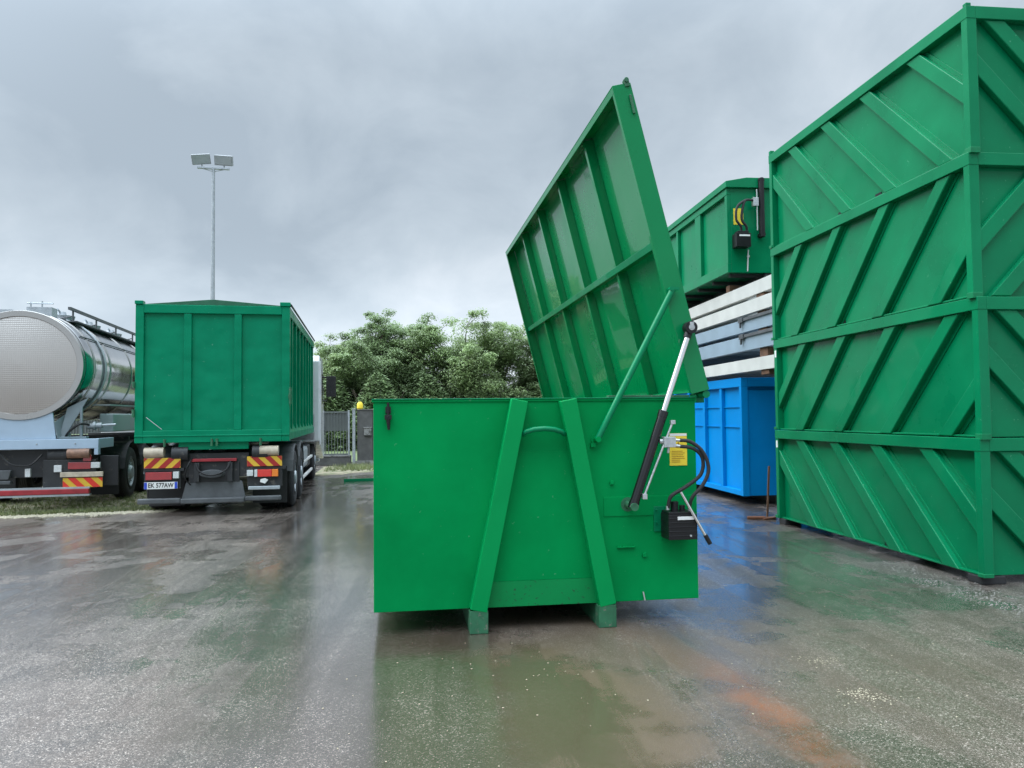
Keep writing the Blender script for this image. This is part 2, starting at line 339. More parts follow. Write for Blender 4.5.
    rust2 = mth('MULTIPLY', ell(1.62, 5.0, 0.16, 0.9, R(20), .9), 0.35); rust2 = mth('MULTIPLY', rust2, rng(ag, .3, .8, 1.0, .3)); c = mix(rust2, c, (.12, .055, .025))
    rust3 = mth('MULTIPLY', ell(-5.3, 14.2, 0.9, 0.5, 0, .7), 0.6); c = mix(rust3, c, (.22, .10, .05))
    # wetness: standing film in low places, damp open texture elsewhere
    lane = ell(-0.95, 8.0, 0.8, 8.5, R(9), .7)
    wet = mth('MULTIPLY', rng(mth('ADD', mth('MULTIPLY', big, .6), mth('MULTIPLY', big2, .4)), .475, .535), .70); wet = mth('ADD', wet, mth('MULTIPLY', rng(streak, .49, .56), .40)); wet = mth('ADD', wet, mth('MULTIPLY', lane, 1.0)); wet = mth('ADD', wet, mth('MULTIPLY', silt, .25)); 
    wet = mth('MINIMUM', wet, 1.0)
    dk = N.new('ShaderNodeVectorMath'); dk.operation = 'SCALE'; L.new(c, dk.inputs[0]); L.new(rng(wet, 0, 1, 1.15, .72, False), dk.inputs['Scale']); L.new(dk.outputs[0], b.inputs['Base Color'])
    rw = rng(wet, 0, 1, .40, .10, False)
    L.new(mth('ADD', rw, mth('MULTIPLY', s1.outputs[1], .10)), b.inputs['Roughness'])
    b.inputs['IOR'].default_value = 1.5; b.inputs['Specular IOR Level'].default_value = 0.35
    L.new(rng(wet, 0, 1, .45, 1.0, False), b.inputs['Coat Weight']); b.inputs['Coat IOR'].default_value = 1.56
    L.new(rng(wet, 0, 1, .17, .015, False), b.inputs['Coat Roughness'])
    h = nz(P, 210, 2, .5)
    bp = N.new('ShaderNodeBump'); bp.inputs['Distance'].default_value = 0.004
    L.new(rng(wet, 0, 1, .8, .35, False), bp.inputs['Strength']); L.new(h, bp.inputs['Height'])
    L.new(bp.outputs[0], b.inputs['Normal'])
    wv = nz(mp((0,0,0), 0, (1, 1.0, 1)), 7, 4, .6)
    bc = N.new('ShaderNodeBump'); bc.inputs['Distance'].default_value = 0.0016; bc.inputs['Strength'].default_value = .5; L.new(wv, bc.inputs['Height'])
    bc2 = N.new('ShaderNodeBump'); bc2.inputs['Distance'].default_value = 0.0022; L.new(h, bc2.inputs['Height']); L.new(rng(wet, 0, 1, .8, .15, False), bc2.inputs['Strength']); L.new(bc.outputs[0], bc2.inputs['Normal'])
    L.new(bc2.outputs[0], b.inputs['Coat Normal'])
    return m
M['ground'] = ground_mat()
g = B().add([(-900,-600,0),(900,-600,0),(900,1500,0),(-900,1500,0)], [(0,1,2,3)]).build('ground', 'ground'); tag(g, 'wet grey asphalt of the yard with puddles and a rust stain', kind='structure')
M['field'] = mat('meadow', (0.09, 0.12, 0.045), 0.9, var=0.4, vscale=1.5)
g = B().add([(-900,27.6,.004),(900,27.6,.004),(900,1500,.004),(-900,1500,.004)], [(0,1,2,3)]).build('meadow', 'field'); tag(g, 'green meadow beyond the yard fence', kind='structure')
def verge_mat():
    return mat('verge_soil', (0.19, 0.165, 0.11), 0.9, var=0.5, vscale=5, spots=(0.07, 0.10, 0.03), spot_amt=0.50, spot_scale=3)
M['verge'] = verge_mat()
def patch(name, pts, z, m, label):
    o = B().add([(x, y, z) for x, y in pts], [tuple(range(len(pts)))]).build(name, m); return tag(o, label, kind='structure')
vp = [(-11.5,13.55)] + [(-10+0.35*i, 13.55 + .06*math.sin(i*1.7) + .04*math.sin(i*4.1) + max(0, (-10+.35*i)+7)*.16) for i in range(17)] + [(-4.1,14.5),(-3.9,16),(-4.4,24.6),(-11.5,24.6)]
patch('soil_verge', vp, .004, 'verge', 'grassy soil verge under the parked tanker')
vp2 = [(-3.2,21.5)] + [(-2.9+.22*i, 21.3 + .25*math.sin(i*2.3) + i*.25) for i in range(8)] + [(-1.3,25.3),(-3.4,25.3)]
patch('soil_strip', vp2, .004, 'verge', 'weedy soil strip at the foot of the gate')
def tufts(name, regions, n, label, h=.06):
    b = B()
    for _ in range(n):
        x0, x1, y0, y1 = random.choice(regions); x = random.uniform(x0, x1); y = random.uniform(y0, y1) + (max(0, x+7)*.16 if x < -4 else 0)
        for _k in range(4):
            a = random.uniform(0, 6.28); r = random.uniform(.005, .03); hh = h*random.uniform(.4, 1.3)
            px, py = x + math.cos(a)*r, y + math.sin(a)*r; w_ = .008; t = a + 1.5
            b.add([(px-w_*math.cos(t), py-w_*math.sin(t), 0), (px+w_*math.cos(t), py+w_*math.sin(t), 0), (px+math.cos(a)*hh*.6, py+math.sin(a)*hh*.6, hh)], [(0,1,2)])
    o = b.build(name, 'grass'); return tag(o, label, 'grass', kind='stuff')
tufts('grass', [(-9,-4.6,13.62,14.1), (-9,-4.6,13.6,16), (-9,-5,16,20)], 4200, 'short patchy grass along the verge under the tanker')
tufts('weeds', [(-3.1,-1.5,22.9,25.2), (-2.6,-1.9,23.5,25.2)], 500, 'weeds growing at the foot of the grey gate', .13)
def pebbles(name, fn, n, r0, r1, m, label):
    b = B()
    for _ in range(n):
        x, y = fn(); r = random.uniform(r0, r1); h = r*random.uniform(.4, .8); k = 5; a0 = random.random()*6
        vs = [(x+r*random.uniform(.7,1.2)*math.cos(a0+i*6.283/k), y+r*random.uniform(.7,1.2)*math.sin(a0+i*6.283/k), 0.002) for i in range(k)] + [(x, y, h)]
        b.add(vs, [(i, (i+1) % k, k) for i in range(k)])
    o = b.build(name, m); return tag(o, label, 'gravel', kind='stuff')
M['pebble'] = mat('pebble', (0.33, 0.30, 0.22), 0.8, var=0.4, vscale=40)
M['drift'] = mat('drift_gravel', (0.22, 0.21, 0.19), 0.8, var=0.6, vscale=60)
M['crumb'] = mat('crumb', (0.34, 0.30, 0.21), 0.7, var=0.25, vscale=60)
pebbles('gravel_edge', lambda: (lambda x: (x, 13.50 + max(0, x+7)*.16 + random.gauss(0, .11) + abs(random.gauss(0,.12))))(random.uniform(-9.5, -4.4)), 4200, .008, .032, 'pebble', 'pale gravel line where the asphalt meets the verge')
pebbles('gravel_drift', lambda: (4.75 + random.gauss(0, .17), random.uniform(5.2, 7.8)), 1700, .003, .009, 'drift', 'loose grey gravel beside the foot of the container stack')
def crumb_xy():
    c = random.choice([(2.50,4.79,.07,.05),(2.45,4.12,.09,.05),(2.42,4.20,.06,.04),(2.6,4.4,.5,.5),(0.5,4.7,.8,.4),(1.2,4.6,1.2,1.0)])
    return random.gauss(c[0], c[2]), random.gauss(c[1], c[3])
pebbles('crumbs', crumb_xy, 420, .002, .007, 'crumb', 'pale crumbs of debris scattered on the wet asphalt')

# ------------------------------------------------------------------ main container with open lid
def hydraulics(root, dx, fold=False):
    pass
RZ = R(2.2)
mc = empty('waste_container', (0.82, 5.80, 0), RZ, 'green steel container in the foreground with its ribbed lid swung open', 'container')
X0, X1, Y0, Y1, Z0, Z1 = -1.238, 1.250, 0.0, 6.0, 0.165, 1.715
b = B(); t = .05
b.box(X0, X1, Y0, Y0+t, Z0, Z1).box(X0, X1, Y1-t, Y1, Z0, Z1).box(X0, X0+t, Y0+t-.001, Y1-t+.001, Z0, Z1-.001).box(X1-t, X1, Y0+t-.001, Y1-t+.001, Z0, Z1-.001).box(X0+t-.001, X1-t+.001, Y0+t-.001, Y1-t+.001, Z0+.002, Z0+.06)
b.box(X0-.012, X1+.006, -.010, .0, Z1-.012, Z1+.006)           # rim strip on the near end
body = b.build('body', 'green_matt', mc, bevel=.004)
B().box(X0-.012, X1+.006, -.016, .06, Z1+.006, Z1+.014).build('rim', 'green', mc, bevel=.002)
# raised plates and weld seams on the near end
pb = B().box(.50, 1.228, -.006, .001, .815, .965)
pb.build('end_plate', 'green_matt', mc, bevel=.003)
B().prism([(-.20,-.005,1.32),(.24,-.005,1.32),(.46,-.005,.357),(-.40,-.005,.357)], (0,.006,0)).build('end_plate', 'green_matt', mc)
B().prism([(-.40,-.010,.355),(.47,-.010,.355),(.49,-.010,.168),(-.45,-.010,.168)], (0,.011,0)).build('end_plate', 'green_grime', mc)
for (xa, za, xb, zb) in ((-.155, 1.712, -.478, .20), (.215, 1.712, .500, .20)):
    B().bar((xa, -.05, za), (xb, -.05, zb-.035), .125, .10, up=(0,-1,0)).build('end_stiffener', 'green_rib', mc, bevel=.005)
for xs in (-.475, .495):
    s = B().box(xs-.068, xs+.068, -.095, 5.85, 0.0, .012).box(xs-.068, xs-.056, -.095, 5.85, .012, .16).box(xs+.056, xs+.068, -.095, 5.85, .012, .16)
    s.box(xs-.066, xs+.066, -.098, -.088, .002, .168).build('skid', 'green_dirty', mc, bevel=.003)
for k in range(6):
    yy = .45 + k*1.0
    B().box(X1-.001, X1+.06, yy, yy+.10, Z0+.03, Z1-.12).build('side_rib', 'green', mc, bevel=.006)
B().tube([(-.13,-.05,1.455),(-.11,-.085,1.475),(-.05,-.10,1.492),(.03,-.10,1.497),(.10,-.095,1.490),(.16,-.08,1.472),(.19,-.05,1.452)], .020, 12).build('handle', 'green', mc, smooth=True)
la = B().tube([(-1.13,-.02,1.70),(-1.13,-.02,1.60)], .010).box(-1.15, -1.11, -.02, 0, 1.62, 1.67).tube([(-1.13,-.03,1.60),(-1.125,-.03,1.50)], [.018, .010]).box(-1.155,-1.105,-.045,-.01,1.575,1.61)
la.build('latch', 'ink', mc, bevel=.002)
# little fittings
for q_ in ((.60,.74,.575,.585),(.80,.83,.50,.53),(.55,.58,1.06,1.09)): B().box(q_[0], q_[1], -.02, 0, q_[2], q_[3]).build('lug', 'green_matt', mc, bevel=.003)
B().tube([(.80,-.01,.235),(.81,-.02,.17)], .006).build('drain_pin', 'zinc', mc)
# warning label (unreadable text shown as thin lines)
lb = B().use('yellow').box(1.035, 1.175, -.004, .001, 1.195, 1.445).build('warning_label', None, mc)
l2 = B().use('white').box(1.036, 1.174, -.0055, -.004, 1.425, 1.444).use('labelink')
l2.prism([(1.08,-.0058,1.335),(1.13,-.0058,1.335),(1.105,-.0058,1.38)], (0,.0016,0))
for k in range(7):
    z = 1.305 - k*.014; l2.box(1.05, 1.05+.11*random.uniform(.6, 1), -.0056, -.004, z, z+.004)
l2.build('printed_lines', None, lb)
# hydraulic cylinder, rod, prop
D = Vector
cy = B().tube([(.700,-.14,.93),(.937,-.14,1.60)], .036, 20).tube([(.928,-.14,1.575),(.943,-.14,1.62)], .039, 20).tube([(.685,-.14,.89),(.705,-.14,.945)], .039, 20)
cyo = cy.build('hydraulic_cylinder', 'black', mc, smooth=True)
B().tube([(.937,-.14,1.60),(1.155,-.125,2.20)], .022, 18).build('piston_rod', 'steel', cyo, smooth=True)
B().tube([(1.145,-.125,2.18),(1.165,-.12,2.235)], .03, 16).lathe([(-.045,0),(-.045,.048),(.03,.048),(.03,0)], (1.17,-.12,2.26), 20, 'y').build('rod_eye', 'ink', cyo, smooth=True)
B().tube([(.69,-.005,.905),(.69,-.19,.905)], .03, 14).lathe([(-.008,0),(-.008,.055),(0,.055)], (.69,0,.905), 18, 'y').build('cylinder_pin', 'green_dirty', mc, smooth=True)
B().tube([(.77,-.17,.985),(1.0,-.17,1.53)], .009, 8).box(.985,1.02,-.185,-.15,1.52,1.55).box(.755,.79,-.185,-.15,.96,1.0).build('oil_pipe', 'zinc', cyo, bevel=.002)
vb = B().box(.925, 1.015, -.20, -.12, 1.345, 1.425).tube([(.90,-.16,1.39),(.925,-.16,1.39)], .02, 10).tube([(.97,-.16,1.345),(.965,-.16,1.30)], .011, 8).tube([(1.015,-.17,1.40),(1.07,-.19,1.395)], .012, 8).tube([(1.015,-.17,1.36),(1.07,-.19,1.35)], .012, 8).build('valve_block', 'zinc', cyo, bevel=.004)
def spl(pts, n=6):
    P_ = [Vector(p) for p in pts]; P_ = [P_[0]] + P_ + [P_[-1]]; out = []
    for i in range(1, len(P_)-2):
        for k in range(n):
            t = k/n; a, b_, c, d = P_[i-1:i+3]
            out.append(.5*((2*b_) + (c-a)*t + (2*a-5*b_+4*c-d)*t*t + (-a+3*b_-3*c+d)*t**3))
    out.append(P_[-2]); return out
B().tube(spl([(1.05,-.19,1.398),(1.13,-.20,1.385),(1.22,-.21,1.31),(1.265,-.21,1.18),(1.22,-.20,1.06),(1.15,-.17,.97),(1.135,-.14,.89)]), .014, 12).build('hydraulic_hose', 'rubber', mc, smooth=True)
B().tube(spl([(1.05,-.19,1.352),(1.15,-.20,1.335),(1.225,-.19,1.26),(1.215,-.18,1.14),(1.11,-.16,1.05),(1.00,-.15,.985),(.975,-.14,.94),(.97,-.13,.885)]), .014, 12).build('hydraulic_hose', 'rubber', mc, smooth=True)
B().box(.895, .99, -.012, 0, .69, .885).tube([(.915,-.012,.86),(.915,-.03,.86)], .008, 6).tube([(.915,-.012,.76),(.915,-.03,.76)], .008, 6).build('pump_bracket', 'green', mc, bevel=.003)
pm = B().box(.950, 1.175, -.19, -.015, .65, .84).box(.955,1.155,-.185,-.02,.84,.858)
for k in range(5): pm.box(.948, 1.177, -.193, -.012, .675+.033*k, .684+.033*k)
pm.tube([(1.03,-.10,.85),(1.03,-.10,.93)], .03, 12).tube([(1.09,-.10,.85),(1.09,-.10,.90)], .022, 12)
pmo = pm.build('hand_pump', 'ink', mc, bevel=.004)
B().box(1.02, 1.15, -.1965, -.193, .80, .825).build('pump_label', 'white', pmo)
B().tube([(.965,-.13,.87),(.965,-.13,.90)], .013, 8).build('fitting', 'zinc', pmo)
B().tube([(1.135,-.14,.86),(1.135,-.14,.90)], .013, 8).build('fitting', 'zinc', pmo)
B().tube([(1.12,-.19,.68),(1.12,-.20,.68)], .008, 8).build('bolt', 'zinc', pmo)
B().tube([(1.045,-.20,1.01),(1.235,-.215,.665)], .011, 12).build('pump_lever', 'steel', pmo, smooth=True)
B().tube([(1.225,-.214,.685),(1.262,-.217,.618)], .017, 12).build('lever_grip', 'ink', pmo, smooth=True)

# lid: hinge axis along local y at (hx, *, hz); opened to 75.5 degrees
hx, hz, LL, TH = 1.345, 1.785, 2.48, .15
ly0, ly1 = -.06, 6.08
lean = math.atan2(.60, 2.41)
U = Vector((-math.sin(lean), 0, math.cos(lean)))          # from hinge to free edge
NN = Vector((-math.cos(lean), 0, -math.sin(lean)))        # out of the underside
def lp(u, n, y): return Vector((hx, 0, hz)) + U*u + NN*n + Vector((0, y, 0))
def lbox(b, u0, u1, n0, n1, y0, y1): return b.prism([lp(u0,n0,y0), lp(u1,n0,y0), lp(u1,n1,y0), lp(u0,n1,y0)], (0, y1-y0, 0))
lid = lbox(B(), .003, LL-.003, -.002, .004, ly0+.003, ly1-.003).build('lid', 'green_lid', mc)
fr = B(); lbox(fr, 0, LL, .0045, TH, ly0, ly0+.008); lbox(fr, 0, LL, .0045, TH, ly1-.008, ly1); lbox(fr, LL-.008, LL, .0045, TH, ly0+.008, ly1-.008); lbox(fr, 0, .008, .0045, TH*.6, ly0+.008, ly1-.008)
lbox(fr, LL-.06, LL-.008, TH-.008, TH-.001, ly0+.008, ly1-.008); lbox(fr, .008, LL-.06, TH-.008, TH-.001, ly0+.008, ly0+.05); lbox(fr, .008, LL-.06, TH-.008, TH-.001, ly1-.05, ly1-.008)
fr.build('lid_frame', 'green_lid', lid, bevel=.003)
for k in range(1, 5):
    yc = ly0 + (ly1-ly0)*k/5
    b = B()
    b.prism([lp(.01,.0045,yc-.034), lp(.01,.0045,yc+.034), lp(.01,.09,yc+.028), lp(.01,.09,yc-.028)], U*(LL-.03)); b.build('lid_rib', 'green_lid', lid, bevel=.003)
b = B(); lbox(b, 1.18, 1.24, .03, .115, ly0+.01, ly1-.01); b.build('lid_rail', 'green', lid, bevel=.004)
b = B(); lbox(b, LL-.03, LL+.03, .01, .05, ly0-.012, ly0+.01); b.tube([lp(LL+.02,.03,ly0-.02), lp(LL+.02,.03,ly0+.04)], .02, 8); b.tube([lp(LL-.10,.03,ly0-.012), lp(LL-.25,.035,ly0-.012)], .012, 8); b.build('lid_catch', 'green_dirty', lid, bevel=.003)
for k in range(5):
    yy = .05 + k*1.42
    hb = B(); hb.tube([(hx-.02, yy, hz-.035), (hx-.02, yy+.16, hz-.035)], .022, 12).box(hx-.06, hx+.005, yy+.01, yy+.15, Z1-.03, hz-.03)
    if k == 0: hb.tube([(hx-.02, -.05, hz-.035), (hx-.02, .06, hz-.035)], .03, 12)
    hb.build('hinge', 'green', mc, smooth=False)
B().box(.55, 1.20, -.012, .05, Z1+.015, Z1+.03).build('rim_seal', 'green_dirty', mc, bevel=.002)
pa, pz = lp(.82, .10, ly0-.03), Vector((.445, -.06, 1.41))
B().tube([pz, pa], .024, 14).build('prop_rod', 'green', mc, smooth=True)
B().tube([(.445,.0,1.41),(.445,-.09,1.41)], .022, 12).lathe([(-.01,0),(-.01,.04),(0,.04)], (.445,0,1.41), 14, 'y').box(.40,.44,-.03,0,1.35,1.38).build('prop_bracket', 'green_matt', mc)
b = B(); q = lp(.83, .11, 0); b.tube([(q.x,ly0+.01,q.z),(q.x,ly0-.055,q.z)], .018, 10).box(q.x-.015,q.x+.06,ly0-.05,ly0-.03,q.z-.008,q.z+.014); b.build('prop_pin', 'green', lid)
B().tube([(1.17,ly0+.02,2.26),(1.17,-.17,2.26)], .024, 12).box(1.155,1.185,-.175,-.165,2.25,2.30).build('rod_pin', 'zinc', lid)

# ------------------------------------------------------------------ stack of four containers on the right
SX, SXB, SY0, SY1 = 5.015, 7.45, 6.57, 10.78
LV = [(.075, 1.345), (1.352, 2.655), (2.662, 4.015), (4.022, 5.405)]
lab = ['bottom container of the tall green stack at right, resting on black blocks',
       'second green container from the ground in the tall stack at right',
       'third green container from the ground in the tall stack at right',
       'topmost green container of the tall stack, its rail against the sky']
def clip_rib(p, q, y0, y1, z0, z1):
    out = []
    (ya, za), (yb, zb) = p, q
    t0, t1 = 0., 1.
    for a, d, lo, hi in ((ya, yb-ya, y0, y1), (za, zb-za, z0, z1)):
        if abs(d) < 1e-9: continue
        u, v = sorted(((lo-a)/d, (hi-a)/d)); t0 = max(t0, u); t1 = min(t1, v)
    if t1 - t0 < .08: return None
    return (ya+(yb-ya)*t0, za+(zb-za)*t0), (ya+(yb-ya)*t1, za+(zb-za)*t1)
def rib_poly(p, q, w, lo0, hi0, lo1, hi1):
    # a diagonal strip clipped to the rectangle [lo0,hi0]x[lo1,hi1]
    import math as mm
    dx, dz = q[0]-p[0], q[1]-p[1]; l = mm.hypot(dx, dz); nx, nz = -dz/l*w/2, dx/l*w/2
    ex, ez = dx/l*.6, dz/l*.6
    poly = [(p[0]-ex+nx, p[1]-ez+nz), (q[0]+ex+nx, q[1]+ez+nz), (q[0]+ex-nx, q[1]+ez-nz), (p[0]-ex-nx, p[1]-ez-nz)]
    def clip(poly, ax, lim, keep_less):
        out = []
        for i in range(len(poly)):
            a, b_ = poly[i], poly[(i+1) % len(poly)]
            ia = (a[ax] <= lim) if keep_less else (a[ax] >= lim); ib = (b_[ax] <= lim) if keep_less else (b_[ax] >= lim)
            if ia: out.append(a)
            if ia != ib:
                t = (lim-a[ax])/(b_[ax]-a[ax]); out.append((a[0]+(b_[0]-a[0])*t, a[1]+(b_[1]-a[1])*t))
        return out
    for ax, lim, kl in ((0, lo0, False), (0, hi0, True), (1, lo1, False), (1, hi1, True)):
        poly = clip(poly, ax, lim, kl)
        if len(poly) < 3: return None
    return poly
for i, (za, zb) in enumerate(LV):
    root = empty('stacked_container', ((SX+SXB)/2 + (0, .014, -.006, .010)[i], SY0 + (0, -.008, .010, .002)[i], 0), R((0, .12, -.1, .15)[i]), lab[i], 'container', 'containers stacked four high at the right')
    hw = (SXB-SX)/2; Ly = SY1-SY0; rec = .085
    B().box(-hw+rec, hw-rec, rec, Ly-rec, za+.003, zb-.004).build('body', 'green', root)
    f = B(); pw = .10
    for sx_ in (-1, 1):
        for ya in (0, Ly-pw*.8):
            xa, xb = (-hw, -hw+pw) if sx_ < 0 else (hw-pw, hw)
            f.box(xa, xb, ya, ya+pw*.8, za, zb-.002)
    rh = .12
    f.box(-hw-.004, -hw+.09, -.004, Ly+.004, zb-rh, zb).box(hw-.09, hw+.004, -.004, Ly+.004, zb-rh, zb)
    f.box(-hw+.09, hw-.09, -.004, .08, zb-rh, zb).box(-hw+.09, hw-.09, Ly-.08, Ly+.004, zb-rh, zb)
    f.box(-hw+.03, -hw+rec+.001, pw*.8, Ly-pw*.8, za+.001, za+.02)
    f.build('frame', 'green', root, bevel=.005)
    down = i in (0, 3)
    w_, dep = .15, .07
    def put(p, q, face):
        if face in ('l', 'r'):
            poly = rib_poly(p, q, w_, pw*.8, Ly-pw*.8, za+.004, zb-rh)
            if not poly: return
            xx = -hw+rec-dep if face == 'l' else hw-rec
            o = B().prism([(xx, a, c) for a, c in poly], (dep+.0, 0, 0)).build('diagonal_rib', 'green', root, bevel=.010)
            poly2 = rib_poly(p, q, w_+.07, pw*.8, Ly-pw*.8, za+.004, zb-rh)
            xx = -hw+rec-.012 if face == 'l' else hw-rec
            B().prism([(xx, a, c) for a, c in poly2], (.012, 0, 0)).build('rib_flange', 'green', o, bevel=.002)
        else:
            poly = rib_poly(p, q, w_, -hw+pw, hw-pw, za+.004, zb-rh)
            if not poly: return
            yy = rec-dep if face == 'n' else Ly-rec
            B().prism([(a, yy, c) for a, c in poly], (0, dep, 0)).build('diagonal_rib', 'green', root, bevel=.010)
    H_ = zb-rh-za
    for k in range(-1, 6):
        for face in 'lr':
            if down: yt = 3.52 - .9*k + (.02 if i else 0); put((yt, zb-rh), (yt-1.30*H_/1.2, za), face)
            else: yt = 2.36 - 1.0*k + 1.0; yt = 3.38 - 1.0*k; put((yt, zb-rh), (yt+1.18*H_/1.2, za), face)
    for k in range(-2, 4):
        for face in 'nf':
            if i != 2: xt = [-1.52, -.92, -.2, .4, 1.0, 9][k+2]; put((xt, zb-rh), (xt+1.15*H_/1.2, za), face)
            else: xt = [-.43, .25, .9, 1.6, 2.2, 9][k+2]; put((xt, zb-rh), (xt-1.15*H_/1.2, za), face)
    # dark lifting slots near the foot, corner plates at the joint
    sl_ = B()
    for yy in (1.55, 2.35): sl_.box(-hw+rec-.006, -hw+rec+.003, yy, yy+.12, za+.012, za+.07)
    sl_.build('lifting_slot', 'ink', root)
    B().box(-hw-.014, -hw+.085, -.016, .07, za-.02 if i else za+.0, za+.035).build('corner_plate', 'green_plate', root, bevel=.004)
    B().box(-hw-.012, -hw+.05, Ly-.05, Ly+.03, za+.0, za+.04).build('corner_plate', 'green_plate', root, bevel=.004)
    if i < 2: B().box(-hw-.004, -hw+.0, Ly-.078, Ly-.03, zb-.25, zb-.15).build('tag', 'white', root)
    if i == 3: B().box(-hw, -hw+.06, Ly-.06, Ly, zb+.001, zb+.06).box(-hw, -hw+.05, 0, .05, zb+.001, zb+.03).build('stacking_pin', 'green', root, bevel=.004)
for k, (xx, yy) in enumerate(((5.03, 6.62), (5.03, 10.55), (7.2, 6.62), (7.2, 10.55))):
    o = B().box(0, .24, 0, .2, 0, .073).build('support_block', 'rubber', None, bevel=.008, loc=(xx, yy, 0))
    tag(o, ['black block under the near left corner of the bottom stacked container', 'black block under the far left corner of the bottom stacked container', 'black block under the near right corner of the bottom stacked container', 'black block under the far right corner of the bottom stacked container'][k], 'block', 'blocks under the container stack')

# ------------------------------------------------------------------ blue container
BX, BY = 5.42, 12.95
bc = empty('blue_container', (BX, BY, 0), 0, 'blue open container on the ground under the stacked beams', 'container')
W_, Lb = 2.42, 6.0
b = B().box(.08, W_-.08, .08, Lb-.08, .145, .20).box(.08, .11, .08, Lb-.08, .2, 2.12).box(W_-.11, W_-.08, .08, Lb-.08, .2, 2.12).box(.111, W_-.111, .08, .11, .2, 2.12).box(.111, W_-.111, Lb-.11, Lb-.08, .2, 2.12).box(.0, .10, .10, Lb-.1, .15, .24)
b.build('body', 'blue', bc, bevel=.004)
B().box(.0, .12, .0, Lb, 2.06, 2.22).box(W_-.12, W_, .0, Lb, 2.06, 2.22).box(.12, W_-.12, .0, .12, 2.06, 2.22).box(.12, W_-.12, Lb-.12, Lb, 2.06, 2.22).box(.0, .12, .0, .10, .145, 2.06).box(W_-.12, W_, 0, .10, .145, 2.06).build('rim', 'blue', bc, bevel=.006)
B().box(.12, W_-.12, .03, .0801, .15, 2.0).build('end_panel', 'blue', bc, bevel=.004)
for k in range(6):
    yy = .95 + k*.9
    B().box(.012, .081, yy, yy+.11, .24, 2.06).build('side_rib', 'blue', bc, bevel=.006)
B().box(.055, .081, .1, Lb-.1, 1.70, 1.715).box(.055, .081, .1, Lb-.1, 1.34, 1.355).build('side_rail', 'blue', bc)
for xs in (.65, 1.6): B().box(xs, xs+.12, .15, Lb-.1, 0, .145).build('skid', 'chassis', bc)
# ------------------------------------------------------------------ stacked beams / flat frames
lay = [(2.30, .21, 'white_beam', 5.36, 11.1), (2.66, .25, 'grey_beam', 5.34, 11.15), (2.98, .22, 'grey_beam', 5.36, 11.2), (3.27, .22, 'white_beam', 5.34, 11.12), (3.56, .22, 'white_beam', 5.36, 11.1)]
ll = ['white flat steel frame lying directly on the blue container', 'lower of the two grey blue steel frames in the pile', 'upper of the two grey blue steel frames in the pile',
      'white steel frame lying just above the grey blue ones', 'topmost white steel frame under the raised green container']
for k, (z, h, m_, x, y) in enumerate(lay):
    r_ = empty('flat_frame', (x, y, z), R(random.uniform(-.5, .5)), ll[k], 'steel frame', 'flat steel frames piled on the blue container')
    f = B()
    for xx in (0, 2.25): f.box(xx, xx+.012, 0, 7.6, 0, h).box(xx+.012, xx+.10, 0, 7.6, 0, .012).box(xx+.012, xx+.10, 0, 7.6, h-.012, h)
    f.build('side_beam', m_, r_, bevel=.003)
    c_ = B()
    for q in range(8): c_.box(.014, 2.248, .02+q*.92, .10+q*.92, .03, h-.03)
    c_.build('cross_beam', m_, r_, bevel=.003)
    if m_ == 'grey_beam':
        B().box(-.03, -.001, 0.0, 1.45, h-.03, h+.02).box(-.05, -.001, 1.4, 1.58, h-.05, h+.035).tube([(-.04,1.5,h-.04),(-.04,1.5,h-.14)], .02, 8).build('lashing_bracket', 'darkgrey', r_, bevel=.004)
zb_ = [(2.22,2.30),(2.51,2.66),(2.91,2.98),(3.20,3.27),(3.49,3.56)]
for k, (z0, z1) in enumerate(zb_):
    for j, yy in enumerate((11.75, 16.8)):
        o = B().box(0, 2.3, 0, .30, 0, z1-z0-.001).build('timber_block', 'wood', None, bevel=.006, loc=(5.39, yy + .03*k, z0+.0005))
        tag(o, ['near', 'far'][j] + ' brown timber spacer ' + ['between the blue container and the lowest white frame', 'on top of the lowest white frame', 'between the two grey blue frames', 'between the upper grey blue frame and the white one', 'between the two uppermost white frames'][k], 'timber', 'timber spacers in the pile')
for j, yy in enumerate((13.3, 16.6)):
    o = B().box(0, 2.3, 0, .16, 0, .129).build('timber_block', 'wood', None, bevel=.006, loc=(5.39, yy, 3.7805)); tag(o, ['near', 'far'][j] + ' timber spacer under the raised green container', 'timber', 'timber spacers in the pile')
# ------------------------------------------------------------------ raised green container on top
GX, GY, GZ = 5.22, 12.93, 4.07
gc = empty('raised_container', (GX, GY, GZ), 0, 'closed green lidded container lying on top of the frame pile', 'container')
GH = 1.52; GL = 6.0
B().box(.07, 2.43, .0, GL, .0, GH-.02).build('body', 'green', gc, bevel=.004)
B().box(.0, .069, .0, GL, .0, .16).box(.0, .069, .0, GL, GH-.14, GH-.02).build('side_rail', 'green', gc, bevel=.005)
for k in range(6):
    yy = [.0, 1.35, 2.7, 3.6, 4.7, 5.88][k]; B().box(.006, .0695, yy+.003, yy+(.30 if k == 1 else .11), .161, GH-.141).build('side_rib', 'green', gc, bevel=.005)
lidp = [(-.03,0,GH-.018),(2.48,0,GH-.018),(2.48,0,GH+.09),(2.2,0,GH+.16),(.35,0,GH+.16),(-.03,0,GH+.09)]
B().prism([(x, -.06, z) for x, _, z in lidp], (0, GL+.12, 0)).build('lid', 'green', gc, bevel=.005)
for xs in (.68, 1.66): B().box(xs, xs+.13, .02, 5.9, -.158, -.001).build('skid', 'chassis', gc)
fl = B()
for k in range(8): fl.box(.08, 2.4, .1+k*.8, .18+k*.8, -.06, -.002)
fl.build('floor_joist', 'chassis', gc)
def px(x, y=0): return ((x-727)/768*13.0)
